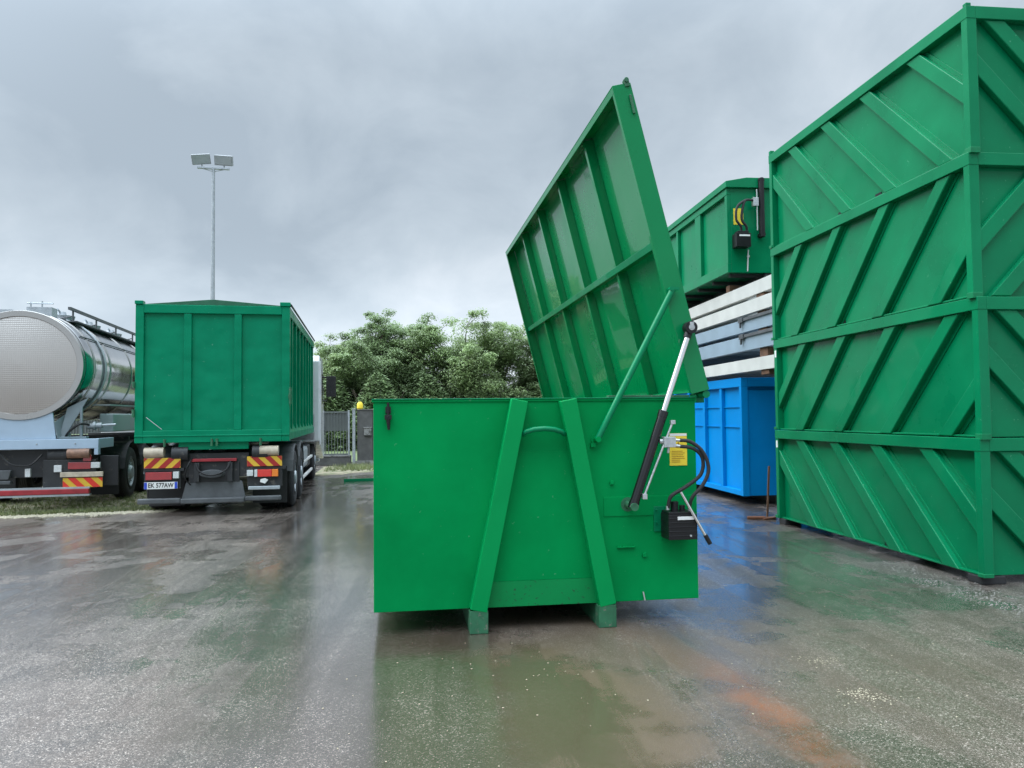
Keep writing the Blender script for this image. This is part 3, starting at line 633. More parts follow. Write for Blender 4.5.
cyl = B().tube([(.60,-.09,.62),(.60,-.09,1.66)], .052, 14).tube([(.60,-.0,.66),(.60,-.13,.66)], .05, 10).tube([(.60,-.0,1.62),(.60,-.13,1.62)], .05, 10).build('hydraulic_cylinder', 'ink', gc, smooth=True)
B().tube([(.50,-.13,.72),(.50,-.13,1.45)], .012, 8).box(.42,.52,-.16,-.09,1.15,1.30).build('valve_block', 'zinc', cyl, bevel=.004)
B().box(-.155+.24, .35, -.20, -.01, .42, .66).box(.12,.32,-.18,-.03,.66,.70).build('hand_pump', 'ink', gc, bevel=.006)
B().box(.14, .33, -.203, -.2, .60, .63).build('pump_label', 'white', gc)
for dx_ in (0, .10):
    B().tube(spl([(.42,-.14,1.25),(.28,-.17,1.24),(.12+dx_,-.18,1.12),(.10+dx_,-.17,.90),(.19+dx_,-.15,.78),(.20+dx_,-.12,.69)]), .022, 8).build('hydraulic_hose', 'rubber', gc, smooth=True)
B().box(.12, .30, -.004, .001, .85, 1.14).build('warning_label', 'yellow', gc)
B().tube([(.37,-.02,.40),(.35,-.02,.02)], .012, 8).box(.35,.39,-.03,0,.27,.30).build('pump_lever', 'clear', gc)
# leaning plank and rubble beside the stack
o = B().bar((0,0,0), (.07,.05,.78), .03, .02, up=(0,-1,0)).build('leaning_plank', 'wood', None, bevel=.004, loc=(5.10, 11.3, 0)); tag(o, 'narrow brown plank leaning between the blue container and the stack', 'plank')
o = B().bar((0,0,.018), (.42,-.06,.018), .05, .03).bar((.05,.10,.018), (.30,.05,.019), .05, .025).bar((.2,-.13,.015), (.40,-.10,.03), .04, .022).build('wood_scrap', 'rust', None, bevel=.004, loc=(4.74, 11.2, 0)); tag(o, 'small heap of reddish wood scraps at the foot of the leaning plank', 'scrap')

# ------------------------------------------------------------------ wheels
def wheel_parts(parent, name_root, x, y, side, r=.51, w=.30, dual=False):
    # tyre with rounded shoulders and tread grooves, rim as its own sub-part
    t = B(); prof = [(0, r*.56), (.02, r*.62), (.0, r*.80), (.015, r*.93), (.05, r*.985)]
    g_ = []
    n = 5
    for k in range(n):
        a = .05 + (w-.10)*k/n; b_ = .05 + (w-.10)*(k+1)/n
        g_ += [(a+.006, r), (b_-.012, r), (b_-.010, r-.012), (b_-.002, r-.012)]
    prof = prof + g_ + [(w-.05, r*.985), (w-.015, r*.93), (w, r*.80), (w-.02, r*.62), (w, r*.56), (0, r*.56)]
    prof = [((a if side > 0 else -a), q) for a, q in prof]
    xo = x - (w if side > 0 else -w)
    t.lathe(prof, (xo, y, r), 40, 'x')
    if dual: t.lathe([(a - side*(w+.05), q) for a, q in prof], (xo, y, r), 40, 'x')
    ty = t.build('wheel', 'rubber', parent, smooth=True)
    rim = B(); s = side
    dish = .12 if dual else .04
    pr = [(s*(-w*.7), r*.56), (s*(-.015), r*.57), (s*(-.02), r*.53), (s*(-dish-.02), r*.50), (s*(-dish), r*.30), (s*(-.02 if not dual else -.04), r*.27), (s*(.02 if not dual else .01), r*.22), (s*(.03 if not dual else .02), 0)]
    rim.lathe(pr, (x, y, r), 28, 'x')
    for k in range(10):
        a = k*math.pi/5; rim.tube([(x-s*dish, y+math.cos(a)*r*.36, r+math.sin(a)*r*.36), (x-s*(dish-.03), y+math.cos(a)*r*.36, r+math.sin(a)*r*.36)], .016, 6)
    rim.build('rim', 'galv', ty, smooth=True)
    return ty
def chevrons(parent, x0, x1, y, z0, z1, direction, red, name='chevron_board'):
    o = B().box(x0, x1, y-.008, y, z0, z1).build(name, 'yelrefl', parent)
    st = B(); wv = (x1-x0)/4.6; h = z1-z0
    for k in range(-1, 4):
        a = x0 + k*wv*1.75; poly = [(a, z0), (a+wv*.9, z0), (a+wv*.9+direction*h, z1), (a+direction*h, z1)]
        def clip(poly, lim, less):
            out = []
            for i in range(len(poly)):
                p, q = poly[i], poly[(i+1) % len(poly)]; ip = p[0] <= lim if less else p[0] >= lim; iq = q[0] <= lim if less else q[0] >= lim
                if ip: out.append(p)
                if ip != iq: t = (lim-p[0])/(q[0]-p[0]); out.append((lim, p[1]+(q[1]-p[1])*t))
            return out
        poly = clip(clip(poly, x1-.002, True), x0+.002, False)
        if len(poly) >= 3: st.prism([(px_, y-.0105, pz_) for px_, pz_ in poly], (0, .0024, 0))
    st.build('red_stripes', red, o); return o

# ------------------------------------------------------------------ roll-off truck
TR = R(4.8)
tk = empty('hook_truck', (-3.56, 13.15, 0), TR, 'white cab lorry parked with its back to the camera, carrying the tall green box', 'truck')
ch = B().box(-.42, -.32, .25, 8.2, .72, 1.00).box(.32, .42, .25, 8.2, .72, 1.00)
for yy in (.3, 1.5, 3.2, 5.2): ch.box(-.319, .319, yy, yy+.12, .76, .96)
ch.box(-.55, .55, .12, .25, .62, 1.02).box(-1.1, 1.1, .8, .9, .9, 1.0)
ch.build('chassis', 'chassis', tk, bevel=.01)
B().box(-.36, .36, .05, .10, .88, .93).build('red_crossbar', 'redpaint', tk, bevel=.006)
B().box(-.40, .40, .10, .118, .54, .87).box(-.30,-.22,.02,.10,.55,.86).box(.22,.30,.02,.10,.55,.86).build('tow_plate', 'chassis', tk, bevel=.006)
B().lathe([(0,0),(0,.14),(.05,.17),(.10,.14),(.10,0)], (-.02, -.02, .68), 24, 'y', sx=1.2, sz=.42).build('tow_hitch', 'darkgrey', tk, smooth=True)
B().prism([(-.50,.10,.28),(.50,.10,.28),(.44,.14,.55),(-.44,.14,.55)], (0,-.03,0)).build('mud_plate', 'darkgrey', tk, bevel=.006)
B().box(-1.16, -.50, -.02, .06, .21, .30).box(-.50, .50, -.03, .06, .20, .29).box(.50, 1.08, -.02, .06, .22, .30).build('underrun_bar', 'darkgrey', tk, bevel=.02)
for s, x0 in ((-1, -1.07), (1, .53)):
    x1 = x0 + .56
    B().tube([(x0+.0 if s < 0 else x0+.2, .06, 1.045), (x0+.30 if s < 0 else x0+.50, .06, 1.045)], .085, 16).build('roller', 'cream', tk, smooth=True)
    B().lathe([(0,0),(0,.13),(.25,.13),(.25,0)], (x0+.42 if s < 0 else x0+.08, .12, 1.02), 20, 'x').build('air_tank', 'chassis', tk, smooth=True)
    chevrons(tk, x0, x1, .03, .79, .955, 1 if s < 0 else -1, 'reddull')
    B().box(x0-.01, x1+.05, .04, .12, .735, .785).box(x0, x1, .05, .10, .45, .735).build('lamp_bracket', 'chassis', tk, bevel=.006)
# left lamp cluster: dull red, clear square; right: clear, red, orange
tl = B().use('red').box(-1.04, -.64, -.0, .05, .60, .725).use('clear').box(-.62, -.53, -.01, .05, .62, .73).build('tail_lamp', None, tk, bevel=.006)
tl = B().use('clear').box(.53, .63, -.01, .05, .63, .73).use('lampred').box(.70, .93, -.01, .05, .615, .735).use('orange').box(.932, 1.03, -.01, .05, .615, .735).use('clear').box(.65, .698, -.01, .05, .615, .735).build('tail_lamp', None, tk, bevel=.006)
B().prism([(.74,-.004,.53),(.82,-.004,.50),(.87,-.004,.56),(.82,-.004,.59),(.75,-.004,.575)], (0,.05,0)).build('white_reflector', 'white', tk)
B().box(.55, 1.06, .0, .04, .40, .46).build('bumper_step', 'galv', tk, bevel=.01)
pl = B().use('white').box(-1.06, -.55, .0, .018, .455, .565).use('plateblue').box(-1.058, -1.015, -.0015, .0, .457, .563).box(-.595, -.552, -.0015, .0, .457, .563).build('number_plate', None, tk)
tx = bpy.data.curves.new('plate_text', 'FONT'); tx.body = 'EK 577AW'; tx.size = .105; tx.align_x = 'CENTER'; tx.align_y = 'CENTER'; tx.extrude = .001; tx.offset = .0015
txo = bpy.data.objects.new('plate_text', tx); COL.objects.link(txo); txo.parent = pl; txo.location = (-.805, -.0025, .51); txo.rotation_euler = (R(90), 0, 0); txo.scale = (.80, 1, 1); tx.materials.append(M['ink'])
bpy.context.view_layer.update(); _me = bpy.data.meshes.new_from_object(txo); _o = bpy.data.objects.new('plate_lettering', _me); COL.objects.link(_o); _o.parent = pl; _o.location = txo.location; _o.rotation_euler = txo.rotation_euler; _o.scale = txo.scale; bpy.data.objects.remove(txo)
for yy in (1.15, 2.50):
    for s in (-1, 1): wheel_parts(tk, 'wheel', s*1.22, yy, s, .51, .29, True)
for s in (-1, 1): wheel_parts(tk, 'wheel', s*1.20, 7.0, s, .50, .32)
for s in (-1, 1):
    mg = B()
    for yc in (1.15, 2.50):
        prev = None
        for k in range(9):
            a = math.pi*(.08 + .84*k/8); p = (yc + .60*math.cos(a), .51 + .60*math.sin(a))
            if prev: mg.prism([(s*1.22, prev[0], prev[1]), (s*1.22, p[0], p[1]), (s*1.22, p[0], p[1]+.012), (s*1.22, prev[0], prev[1]+.012)], (-s*.62, 0, 0))
            prev = p
    mg.build('mudguard', 'darkgrey', tk)
B().box(.55, 1.18, 3.5, 4.7, .50, .95).build('fuel_tank', 'galv', tk, bevel=.06)
B().box(.60, 1.15, 4.8, 5.9, .45, .95).build('battery_box', 'chassis', tk, bevel=.03)
for q_ in ((1.14,1.19,.30,.36),(1.14,1.19,.62,.68),(-1.19,-1.14,.30,.36),(-1.19,-1.14,.62,.68)): B().box(q_[0], q_[1], 3.3, 6.2, q_[2], q_[3]).build('side_guard', 'white', tk, bevel=.01)
B().box(-1.12,-.55,.55,.57,.12,.75).build('mud_flap', 'rubber', tk, bevel=.004)
B().box(.55,1.12,.55,.57,.12,.75).build('mud_flap', 'rubber', tk, bevel=.004)
B().tube(spl([(-.28,.02,.86),(-.2,-.03,.72),(.0,-.05,.66),(.2,-.02,.74),(.27,.04,.88)]), .014, 8).build('air_hose', 'ink', tk, smooth=True)
B().tube(spl([(-.33,.06,.95),(-.40,.0,.80),(-.44,.02,.62),(-.36,.06,.50)]), .012, 8).build('cable', 'ink', tk, smooth=True)
# cab
cb = B().prism([(-1.22,6.45,1.0),(-1.22,8.55,.45),(-1.22,8.62,1.6),(-1.22,8.25,2.95),(-1.22,7.9,3.15),(-1.22,6.55,3.15),(-1.22,6.45,3.0)], (2.56,0,0))
cb.prism([(-1.24,6.45,.98),(-1.24,6.45,1.7),(-1.24,6.5,1.7),(-1.24,6.5,.98)], (2.48,0,0))
cbo = cb.build('cab', 'cabwhite', tk, bevel=.05)
B().box(-1.228, -1.215, 7.15, 8.05, 1.95, 2.75).box(1.335, 1.347, 7.15, 8.05, 1.95, 2.75).build('side_window', 'glass', cbo, bevel=.004)
B().box(1.33, 1.37, 6.5, 7.05, .9, 3.0).build('side_fairing', 'cabwhite', cbo, bevel=.03)
B().prism([(-1.0,6.6,3.16),(-1.0,8.0,3.16),(-1.0,6.75,3.55),(-1.0,6.6,3.55)], (2.0,0,0)).build('roof_deflector', 'cabwhite', cbo, bevel=.04)
B().prism([(-1.1,8.52,1.85),(-1.1,8.27,2.85),(-1.1,8.285,2.86),(-1.1,8.54,1.86)], (2.2,0,0)).build('windscreen', 'glass', cbo)
for s in (-1, 1):
    mro = B(); mro.box(s*1.55-.13, s*1.55+.13, 8.28, 8.42, 2.15, 2.72).tube([(s*1.2,8.15,2.72),(s*1.44,8.35,2.68),(s*1.44,8.35,2.6)], .022, 8).tube([(s*1.2,8.2,2.08),(s*1.44,8.35,2.02),(s*1.44,8.35,2.1)], .022, 8)
    mro.build('wing_mirror', 'black', cbo, bevel=.03)
B().tube([(1.28,6.7,3.1),(1.3,7.3,3.0),(1.27,8.0,2.8)], .03, 8).build('grab_rail', 'ink', cbo, smooth=True)
B().box(-1.23, 1.23, 8.5, 8.75, .35, .85).build('bumper', 'cabwhite', cbo, bevel=.05)

# green box on the truck: a thing of its own
bx = empty('roll_off_box', (-3.56, 13.15, 0), TR, 'tall green steel box with three recessed panels, riding on the lorry', 'container')
bw, bl, z0, z1 = 1.215, 6.3, 1.20, 3.47
B().box(-bw+.05, bw-.07, .045, bl, z0+.02, z1-.01).build('body', 'green_truck', bx)
f = B()
xs = [-bw, -.46-.055, .40-.055, bw-.10]
f.box(-bw, -bw+.13, 0, .12, z0, z1).box(bw-.13, bw, 0, .12, z0, z1).box(-.47, -.35, .002, .06, z0+.2, z1-.14).box(.32, .44, .002, .06, z0+.2, z1-.14)
f.box(-bw+.13, bw-.13, -.004, .10, z1-.14, z1).box(-bw+.13, bw-.13, -.004, .10, z0, z0+.20).box(-bw+.0, bw-.0, -.012, .03, z0+.10, z0+.125)
f.box(-bw-.01, -bw+.12, -.02, .12, z1+.001, z1+.06).box(bw-.16, bw+.01, -.02, .12, z1+.001, z1+.07)
f.build('end_frame', 'green_truck', bx, bevel=.008)
f = B()
for s in (-1, 1):
    xo = s*bw; a, c = sorted((xo, xo-s*.069))
    f.box(a, c, .121, bl, z1-.16, z1).box(a, c, .121, bl, z0+.02, z0+.14)
    f.prism([(xo-s*.0,.121,z0+.14),(xo-s*.068,.121,z0+.14),(xo-s*.068,.121,z0+.30)], (0, bl-.121, 0))
f.build('side_rail', 'green_truck', bx, bevel=.006)
for s in (-1, 1):
    for k in range(8):
        yy = .55 + k*.78; a, c = sorted((s*(bw-.004), s*(bw-.069))); B().box(a, c, yy, yy+.10, z0+.20, z1-.16).build('side_rib', 'green_truck', bx, bevel=.008)
B().box(-.55, .55, .05, .12, z0-.12, z0-.002).build('sill_plate', 'green_truck', bx, bevel=.005)
for xx in (-.75, -.02, .06, .75): B().tube([(xx, -.02, z0+.06), (xx, -.02, z0-.06)], .02, 8).build('hinge_pin', 'green_dirty', bx)
B().tube([(bw+.01,-.02,z0+.9),(bw+.01,-.02,z0+.62)], .02, 8).box(bw-.02,bw+.03,-.03,.01,z0+.72,z0+.78).build('door_latch', 'green_dirty', bx)
for za_, zb2_ in ((1.0,.9),(.55,.42)): B().tube([(-bw-.015,-.01,z0+za_),(-bw-.015,-.01,z0+zb2_)], .025, 8).build('hinge_pin', 'green_dirty', bx)
B().prism([(-bw+.02,.02,z1),(-.1,.02,z1+.095),(.0,.02,z1+.10),(bw-.02,.02,z1+.005)], (0, bl-.04, 0)).build('tarp_cover', 'tarp', bx, bevel=.004)
B().tube([(-bw+.18,-.01,z0+.42),(-bw+.42,-.01,z0+.22)], .005, 6).build('rope', 'galv', bx)
for sx_, c_ in ((bw+.015, 1),):
    B().tube([(sx_, .05, z1+.03), (sx_, bl, z1+.03)], .018, 8).build('tarp_rail', 'ink', bx)

# ------------------------------------------------------------------ tanker
tn = empty('tanker_truck', (-7.02, 14.0, 0), R(6.5), 'polished stainless steel tanker lorry seen from behind at the left', 'tanker')
a_, b_ = 1.03, .965; zc_ = 2.54; TL = 8.6
def ring_prof(y, r): return (y, r)
tb = B().lathe([(.12, .99), (.14, 1.0), (.5, 1.0), (2.5, 1.0), (5, 1.0), (TL-.3, 1.0), (TL, .8), (TL+.1, 0)], (0, 0, zc_), 72, 'y', sx=a_, sz=b_)
tank = tb.build('tank', 'stainless', tn, smooth=True)
B().lathe([(.12, .985), (.03, .99), (.0, .975), (.0, .88), (.02, .87)], (0,0,zc_), 72, 'y', sx=a_, sz=b_).build('end_ring', 'ring_steel', tank, smooth=True)
B().lathe([(.02, .872), (-.01, .7), (-.05, .45), (-.075, .2), (-.08, 0)], (0,0,zc_), 64, 'y', sx=a_, sz=b_).build('end_panel', 'dimple', tank, smooth=True)
for yy in (.55, 1.55, 3.1, 4.7, 6.3):
    bd = B(); bd.lathe([(yy-.035, 1.0), (yy-.03, 1.012), (yy+.03, 1.012), (yy+.035, 1.0)], (0,0,zc_), 72, 'y', sx=a_, sz=b_)
    bd.build('band', 'ring_steel', tank, smooth=True)
B().tube([(a_*1.02*math.cos(t), 1.15, zc_ + b_*1.02*math.sin(t)) for t in [R(-58+8*k) for k in range(17)]], .022, 8).build('drain_hose', 'galv', tank, smooth=True)
B().tube([(a_*.86,.2,zc_+.53),(a_*.86,TL-.3,zc_+.53)], .012, 6).build('seam', 'darkgrey', tank)
wk = B()
zt = zc_ + b_
wk.bar((.52,.8,zt+.14), (.52,7.5,zt+.14), .05, .05).bar((.50,.8,zt-.10), (.50,7.5,zt-.10), .30, .02)
for yy in (1.0, 2.4, 3.8, 5.2, 6.6): wk.tube([(.52,yy,zt-.10),(.52,yy,zt+.13)], .018, 6).tube([(.30,yy,zt-.03),(.52,yy,zt+.02)], .014, 6)
wk.build('walkway_rail', 'darkgrey', tank)
mh = B()
for yy in (1.3, 2.9, 4.5): mh.lathe([(0,.0),(0,.22),(.08,.24),(.10,.10),(.16,.08),(.16,0)], (.22, yy, zt-.03), 20, 'z').tube([(.22,yy+.2,zt+.05),(.22,yy-.2,zt+.16)], .02, 6)
mh.build('manhole', 'galv', tank, smooth=True)
B().box(.02, .42, .22, .5, zt-.08, zt+.075).tube([(.06,.3,zt+.08),(.06,.3,zt+.17)], .012, 6).tube([(.24,.3,zt+.08),(.24,.3,zt+.19)], .012, 6).tube([(.0,.3,zt+.15),(.42,.3,zt+.15)], .014, 6).box(-.6,-.2,.2,.4,zt-.06,zt+.02).build('valve_box', 'galv', tank)
# cradle and frame
B().prism([(-1.1,.02,1.262),(.58,.02,1.262),(.50,.02,1.90),(-1.1,.02,1.90)], (0,.05,0)).build('cradle_plate', 'tankblue', tn, bevel=.006)
B().box(-1.27, 1.27, -.03, .10, 1.09, 1.26).box(1.19, 1.27, .10, .9, 1.09, 1.26).box(1.20,1.27,-.03,.10,.98,1.09).build('rear_beam', 'tankblue', tn, bevel=.008)
B().prism([(.60,.10,1.27),(.68,.10,1.27),(1.06,.12,1.98),(.72,.12,1.80)], (0,.03,0)).bar((.95,.12,1.27),(.95,.12,1.80),.04,.04,up=(0,1,0)).box(.6,1.05,.05,.2,1.265,1.30).prism([(.54,.03,1.55),(.60,.03,1.27),(.74,.25,1.27),(.68,.25,1.72)], (.012,0,0)).build('cradle_brace', 'tankgrey', tn, bevel=.004)
B().tube([(.98,.35,1.47),(1.22,.35,1.49)], .05, 12).tube([(1.2,.35,1.49),(1.45,.35,1.50)], .022, 10).lathe([(0,0),(0,.075),(.04,.075),(.04,0)], (1.08,.35,1.48), 16, 'x').build('outlet_pipe', 'galv', tn, smooth=True)
ch = B().box(-.44, -.34, .2, 10.5, .78, 1.20).box(.34, .44, .2, 10.5, .78, 1.20).box(-.6, .6, .12, .2, .60, 1.08)
for yy in (1.0, 2.6, 5.0, 7.5): ch.box(-1.1, 1.1, yy, yy+.1, 1.1, 1.24)
ch.build('chassis', 'chassis', tn, bevel=.008)
B().box(1.02, 1.26, .9, 4.6, 1.36, 1.70).build('side_locker', 'tankgrey2', tn, bevel=.02)
B().box(.9, 1.20, .9, 6.0, 1.85, 1.875).build('side_ledge', 'galv', tn)
B().tube([(.78,-.0,1.01),(1.13,-.0,1.01)], .085, 14).build('roller', 'brown', tn, smooth=True)
B().lathe([(0,0),(0,.15),(.3,.15),(.3,0)], (.45,.16,.98), 20, 'x').build('air_tank', 'chassis', tn, smooth=True)
B().box(.38, 1.22, .03, .10, .40, .90).box(1.22,1.52,.25,.30,.42,.95).build('lamp_panel', 'chassis', tn, bevel=.008)
B().use('red').box(.78, 1.14, -.0, .05, .735, .855).box(1.02, 1.15, -.01, .05, .87, .98).use('clear').box(1.145, 1.29, -.01, .05, .75, .85).box(.56, .68, .0, .05, .69, .81).build('tail_lamp', None, tn, bevel=.006)
B().box(.66, 1.34, -.01, .04, .60, .685).build('white_strip', 'cream', tn, bevel=.008)
chevrons(tn, .70, 1.33, .02, .42, .585, -1, 'redrefl')
B().box(-1.2, 1.13, -.05, .05, .31, .40).build('underrun_bar', 'redpaint', tn, bevel=.01)
B().box(-1.2, 1.14, -.04, .06, .275, .309).box(-1.2,1.14,-.04,.06,.401,.43).build('bar_edge', 'galv', tn)
B().box(-.62,-.55,-.02,.02,.62,.76).box(.12, .20, -.02, .04, .62, .76).box(-.70,-.50,-.02,.04,.62,.76).build('marker_lamp', 'clear', tn, bevel=.004)
B().prism([(-.48,.0,.58),(-.14,.0,.58),(-.10,.0,.74),(-.50,.0,.74)], (0,.08,0)).box(-.5,-.1,-.02,.1,.5,.56).build('tow_hitch', 'darkgrey', tn, bevel=.01)
for yy in (2.3, 3.65):
    for s in (-1, 1): wheel_parts(tn, 'wheel', s*1.24, yy, s, .52, .30, False)
for s in (-1, 1): wheel_parts(tn, 'wheel', s*1.22, 8.6, s, .52, .30)
for s in (-1, 1):
    mg = B()
    for yc in (2.3, 3.65):
        prev = None
        for k in range(9):
            a = math.pi*(.05 + .9*k/8); p = (yc + .62*math.cos(a), .52 + .62*math.sin(a))
            if prev: mg.prism([(s*1.26, prev[0], prev[1]), (s*1.26, p[0], p[1]), (s*1.26, p[0], p[1]+.014), (s*1.26, prev[0], prev[1]+.014)], (-s*.50, 0, 0))
            prev = p
    mg.build('mudguard', 'chassis', tn)
ca = B().prism([(-1.22,9.0,1.0),(-1.22,11.0,.45),(-1.22,11.05,1.6),(-1.22,10.7,2.95),(-1.22,9.1,3.1),(-1.22,9.0,2.9)], (2.44,0,0)).build('cab', 'cabwhite', tn, bevel=.05)
B().box(-1.228, -1.215, 9.6, 10.5, 1.95, 2.75).box(1.215, 1.228, 9.6, 10.5, 1.95, 2.75).build('side_window', 'glass', ca)

B().box(.62,1.18,1.62,1.64,.14,.8).build('mud_flap', 'rubber', tn, bevel=.004)
B().box(-1.18,-.62,1.62,1.64,.14,.8).build('mud_flap', 'rubber', tn, bevel=.004)
B().tube(spl([(.70,.12,1.30),(.80,.02,1.40),(.95,.05,1.52),(1.02,.3,1.50)]), .02, 8).build('coiled_hose', 'ink', tn, smooth=True)
B().tube(spl([(-.3,.05,1.05),(-.1,-.04,.85),(.2,-.05,.82),(.36,.05,1.0)]), .014, 8).build('air_hose', 'ink', tn, smooth=True)
for x_ in (-.9,-.3,.3,.9): B().lathe([(0,0),(0,.014),(-.008,.012),(-.01,0)], (x_,-.031,1.18), 10, 'y').build('bolt', 'galv', tn, smooth=True)
# ------------------------------------------------------------------ floodlight mast
lm = empty('floodlight_mast', (-8.72, 32.0, 0), R(6), 'tall slim galvanised mast with two floodlights above the green box lorry', 'floodlight mast')
B().tube([(0,0,0),(0,0,4),(0,0,8),(0,0,11.75)], [.11, .095, .075, .06], 12).build('pole', 'galv', lm, smooth=True)
B().box(-.62, .62, -.05, .05, 11.72, 11.80).tube([(-.62,0,11.78),(0,0,11.62)], .02, 6).tube([(.62,0,11.78),(0,0,11.62)], .02, 6).build('crossbar', 'galv', lm, bevel=.01)
for s, tilt, rol_ in ((-1, 30, -22), (1, 22, 5)):
    h_ = B().box(-.36, .36, -.10, .08, -.20, .20).box(-.30,.30,.08,.16,-.14,.14)
    o = h_.build('floodlight', 'lamphead', lm, bevel=.02); o.location = (s*.40 - (.08 if s < 0 else 0), -.02, 12.10); o.rotation_euler = (R(22), R(-10 if s < 0 else 4), R(-s*10))
    gl = B().box(-.33, .33, -.106, -.101, -.17, .17).build('lamp_glass', 'lampglass', o)
    B().box(-.02, .02, -.02, .02, -.34, -.18).build('bracket', 'galv', o)

# ------------------------------------------------------------------ gate, pillar and fence
FY = 26.0
lw = B().box(-12, -2.62, FY-.12, FY+.12, 0, .28).build('low_wall', 'concrete_dark', None, bevel=.01); tag(lw, 'low weathered concrete wall carrying the grey barred fence', 'wall')
B().box(-12.0, -2.62, FY-.14, FY+.14, .281, .33).build('coping', 'concrete', lw, bevel=.008)
def barfence(name, xa, xb, z0_, z1_, label, solid_top):
    r_ = empty(name, (xa, FY, z0_), 0, label, 'fence')
    f = B().box(0, xb-xa, -.02, .02, 0, .05).box(0, xb-xa, -.02, .02, z1_-z0_-.05, z1_-z0_)
    n = int((xb-xa)/.09)
    for k in range(n+1):
        x = k*(xb-xa-.02)/n; f.box(x, x+.02, -.012, .012, .05, z1_-z0_-.05)
    f.build('bars', 'fencegrey', r_)
    B().box(.04, xb-xa-.04, .025, .035, (z1_-z0_)*.55, z1_-z0_-.06).build('screen', 'fencegrey', r_)
    for x in (0, xb-xa-.06): B().box(x, x+.06, -.04, .04, -.001, z1_-z0_+.03).build('post', 'galv', r_, bevel=.004)
barfence('barred_fence', -3.55, -2.66, .331, 1.78, 'grey barred fence panel between the lorry cab and the gate post', True)
barfence('barred_fence', -11.9, -3.62, .331, 1.78, 'long grey barred fence running behind the lorries', True)
po = B().box(-.045, .045, -.045, .045, 0, 1.84).box(-.06,.06,-.06,.06,1.84,1.86).build('gate_post', 'galv', None, bevel=.006, loc=(-2.50, 25.75, 0)); tag(po, 'pale square gate post between fence panel and dark pillar', 'post')
pi = B().box(-.27, .23, -.2, .2, 0, 1.80).box(-.29,.25,-.22,.22,1.80,1.84).build('gate_pillar', 'concrete_dark', None, bevel=.01, loc=(-2.13, 26.0, 0)); tag(pi, 'dark concrete gate pillar with a small box on its face', 'pillar')
B().box(-.04, .20, -.29, -.2005, .98, 1.22).box(-.06,.22,-.31,-.2005,1.22,1.25).build('letter_box', 'concrete', pi, bevel=.01)
be = B().lathe([(0,.0),(0,.07),(.03,.08),(.035,.10),(.17,.10),(.24,.06),(.255,0)], (0,0,0), 20, 'z').build('warning_beacon', 'yellow', None, smooth=True, loc=(-2.32, 25.95, 1.84)); tag(be, 'round yellow warning beacon on top of the dark gate pillar', 'beacon')
po = B().box(-.04, .04, -.04, .04, 0, 1.86).build('gate_post', 'galv', None, bevel=.006, loc=(-1.84, 25.9, 0)); tag(po, 'thin grey gate post right of the dark pillar', 'post')
gt = empty('sliding_gate', (-1.75, 26.1, 0), 0, 'long dark barred sliding gate mostly hidden by the front container', 'gate')
f = B().box(0, 7.5, -.03, .03, .12, .22).box(0, 7.5, -.03, .03, 1.66, 1.74)
for k in range(76): f.box(k*.0985+.02, k*.0985+.05, -.015, .015, .22, 1.66)
f.build('bars', 'fencegrey', gt)
for x in (1.0, 6.2): B().lathe([(-.02,0),(-.02,.07),(.02,.07),(.02,0)], (x, 0, .07), 16, 'y').build('wheel', 'ink', gt)
bo = B().box(0, .9, 0, .02, 0, .18).build('low_board', 'concrete', None, loc=(-2.42, 25.2, 0)); tag(bo, 'small pale board lying against the foot of the gate pillar', 'board')
st = B().box(0, .95, 0, .09, 0, .035).box(0, .95, 0, .008, .035, .07).build('green_steel_strip', 'green', None, bevel=.003, loc=(-2.12, 19.3, 0), rotz=R(8)); tag(st, 'thin green steel strip lying on the wet yard behind the container', 'steel strip')

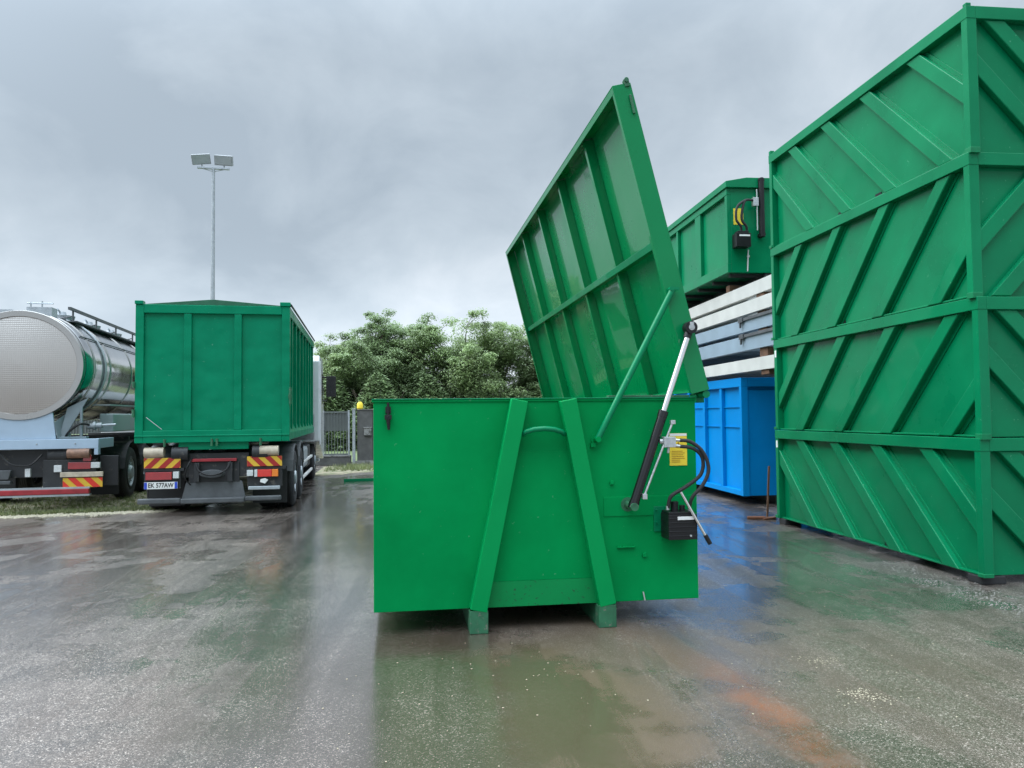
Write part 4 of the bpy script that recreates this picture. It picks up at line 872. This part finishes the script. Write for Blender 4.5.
# ------------------------------------------------------------------ trees
def tree(x, y, h, wx, seed, m, label, n=9000, lean=0.0):
    rnd = random.Random(seed)
    root = empty('acacia_tree', (x, y, 0), rnd.uniform(0, 6), label, 'tree', 'trees behind the yard fence')
    tr = B(); base = .13 + .02*h/6
    lean_v = Vector((rnd.uniform(-.5,.5), rnd.uniform(-.5,.5), 0))
    top = Vector((0,0,h*.8)) + lean_v
    tr.tube([Vector((0,0,0)), Vector((.05,0,h*.2)), Vector((lean_v.x*.4, lean_v.y*.4, h*.45)), top], [base, base*.8, base*.5, .03], 8)
    tips = []
    for k in range(24):
        a = rnd.uniform(0, 6.283); z0_ = h*rnd.uniform(.10, .70); r_ = wx*rnd.uniform(.35, 1.0)*(1 if z0_ < h*.5 else .75)
        s = Vector((lean_v.x*z0_/h, lean_v.y*z0_/h, z0_)); e_ = s + Vector((math.cos(a)*r_, math.sin(a)*r_, h*rnd.uniform(.05, .42)))
        e_.z = min(e_.z, h*(.98 - .28*(r_/wx)**2) + rnd.uniform(-.2,.25)); mid = (s+e_)/2 + Vector((0,0,rnd.uniform(-.1,.3)))
        tr.tube([s, mid, e_], [base*.35, base*.22, .015], 5); tips += [(e_, 1.), (mid, .85), (s*.3+e_*.7 + Vector((rnd.uniform(-.4,.4), rnd.uniform(-.4,.4), rnd.uniform(-.3,.3))), .9)]
        # twigs poking out of the outline
        for q in range(3):
            e2 = e_ + Vector((rnd.uniform(-.8,.8), rnd.uniform(-.8,.8), rnd.uniform(.1,.85))); tr.tube([e_, e2], [.015, .006], 4); tips.append((e2, .45))
    tips += [(top, .7), (top - Vector((0,0,h*.12)), .9)]
    tr.build('trunk', 'bark', root, smooth=True)
    v = []; f = []
    per = n // len(tips)
    for c, s in tips:
        R0 = wx*.38*s*rnd.uniform(.75, 1.2); sq = rnd.uniform(.5, .75)
        for _ in range(int(per*s*rnd.uniform(.8, 1.3))):
            d = Vector((rnd.gauss(0,1), rnd.gauss(0,1), rnd.gauss(0,1))).normalized()*R0*rnd.random()**.45
            p = c + Vector((d.x, d.y, d.z*sq))
            if p.z < .25: continue
            # a drooping compound leaf: narrow kinked strip
            a = rnd.uniform(0, 6.283); L_ = rnd.uniform(.07, .16); wd = rnd.uniform(.020, .036)
            dr = Vector((math.cos(a), math.sin(a), rnd.uniform(-.5, .35))); sd_ = Vector((-math.sin(a), math.cos(a), rnd.uniform(-.6,.6)))*wd
            m1 = p + dr*L_*.5; e2 = p + dr*L_ - Vector((0,0,L_*.3)); i = len(v)
            v += [p-sd_*.5, p+sd_*.5, m1+sd_, m1-sd_, e2+sd_*.25, e2-sd_*.25]
            f += [(i,i+1,i+2,i+3), (i+3,i+2,i+4,i+5)]
    me = bpy.data.meshes.new('crown'); me.from_pydata([tuple(q) for q in v], [], f); me.materials.append(M[m])
    o = bpy.data.objects.new('crown', me); COL.objects.link(o); o.parent = root
    return root
specs = [(-8.6, 44, 5.6, 2.6, 'leaf_pale', 'pale loose tree hidden mostly behind the lorries'),
         (-6.0, 42, 5.5, 2.4, 'leaf_pale', 'pale yellowish green tree right beside the lorry cab'),
         (-4.6, 40, 5.7, 2.0, 'leaf_mid', 'small bushy tree directly behind the gate pillar'),
         (-2.9, 39, 6.75, 2.2, 'leaf_dark', 'dark tree with a spindly raised crown, leftmost tall one'),
         (-.6, 40, 6.5, 2.4, 'leaf_dark', 'dark feathery tree above the left half of the front container'),
         (1.7, 39, 7.0, 2.5, 'leaf_mid', 'tallest mid green tree above the middle of the front container'),
         (4.0, 40, 6.6, 2.5, 'leaf_mid', 'broad tree just left of the raised lid'),
         (6.4, 39, 6.6, 2.5, 'leaf_dark', 'dark tree partly covered by the raised lid edge'),
         (8.8, 41, 6.0, 2.5, 'leaf_dark', 'dark tree wholly behind the raised lid')]
for i, (x, y, h, wx, m_, lb_) in enumerate(specs): tree(x, y, h*.935, wx, 11+i, m_, lb_, 60000)
def bush(x, y, h, wx, seed, label):
    rnd = random.Random(seed); v = []; f = []; root = empty('hedge_bush', (x, y, 0), 0, label, 'bush', 'undergrowth bushes behind the fence')
    st_ = B()
    for k in range(6): st_.tube([(rnd.uniform(-.3,.3),0,0), (rnd.uniform(-wx,wx)*.6, rnd.uniform(-.5,.5), h*.8)], [.03,.01], 5)
    st_.build('stem', 'bark', root)
    for _ in range(11000):
        d = Vector((rnd.gauss(0,1), rnd.gauss(0,1), abs(rnd.gauss(0,1)))).normalized()*rnd.random()**.4
        p = Vector((d.x*wx, d.y*.8, d.z*h*(.85+.2*math.sin(d.x*5+seed)))); a = rnd.uniform(0,6.28); L_ = rnd.uniform(.10,.22); sd_ = Vector((-math.sin(a), math.cos(a), rnd.uniform(-.6,.6)))*.05
        e2 = p + Vector((math.cos(a), math.sin(a), rnd.uniform(-.4,.6)))*L_; i = len(v); v += [p-sd_, p+sd_, e2+sd_*.3, e2-sd_*.3]; f.append((i,i+1,i+2,i+3))
    me = bpy.data.meshes.new('foliage'); me.from_pydata([tuple(q) for q in v], [], f); me.materials.append(M['leaf_dark']); o = bpy.data.objects.new('foliage', me); COL.objects.link(o); o.parent = root
bl_ = ['low dark bush behind the long fence at the lorries', 'low dark bush seen through the gate bars', 'low dark bush right behind the gate pillar', 'low dark bush beneath the feathery tree', 'low dark bush beneath the tallest tree', 'low dark bush beneath the raised lid']
for i, x in enumerate((-7.5, -5.0, -2.4, .4, 3.2, 6.0)): bush(x, 37.0 + (i % 2)*.6, 3.6, 2.3, 50+i, bl_[i])
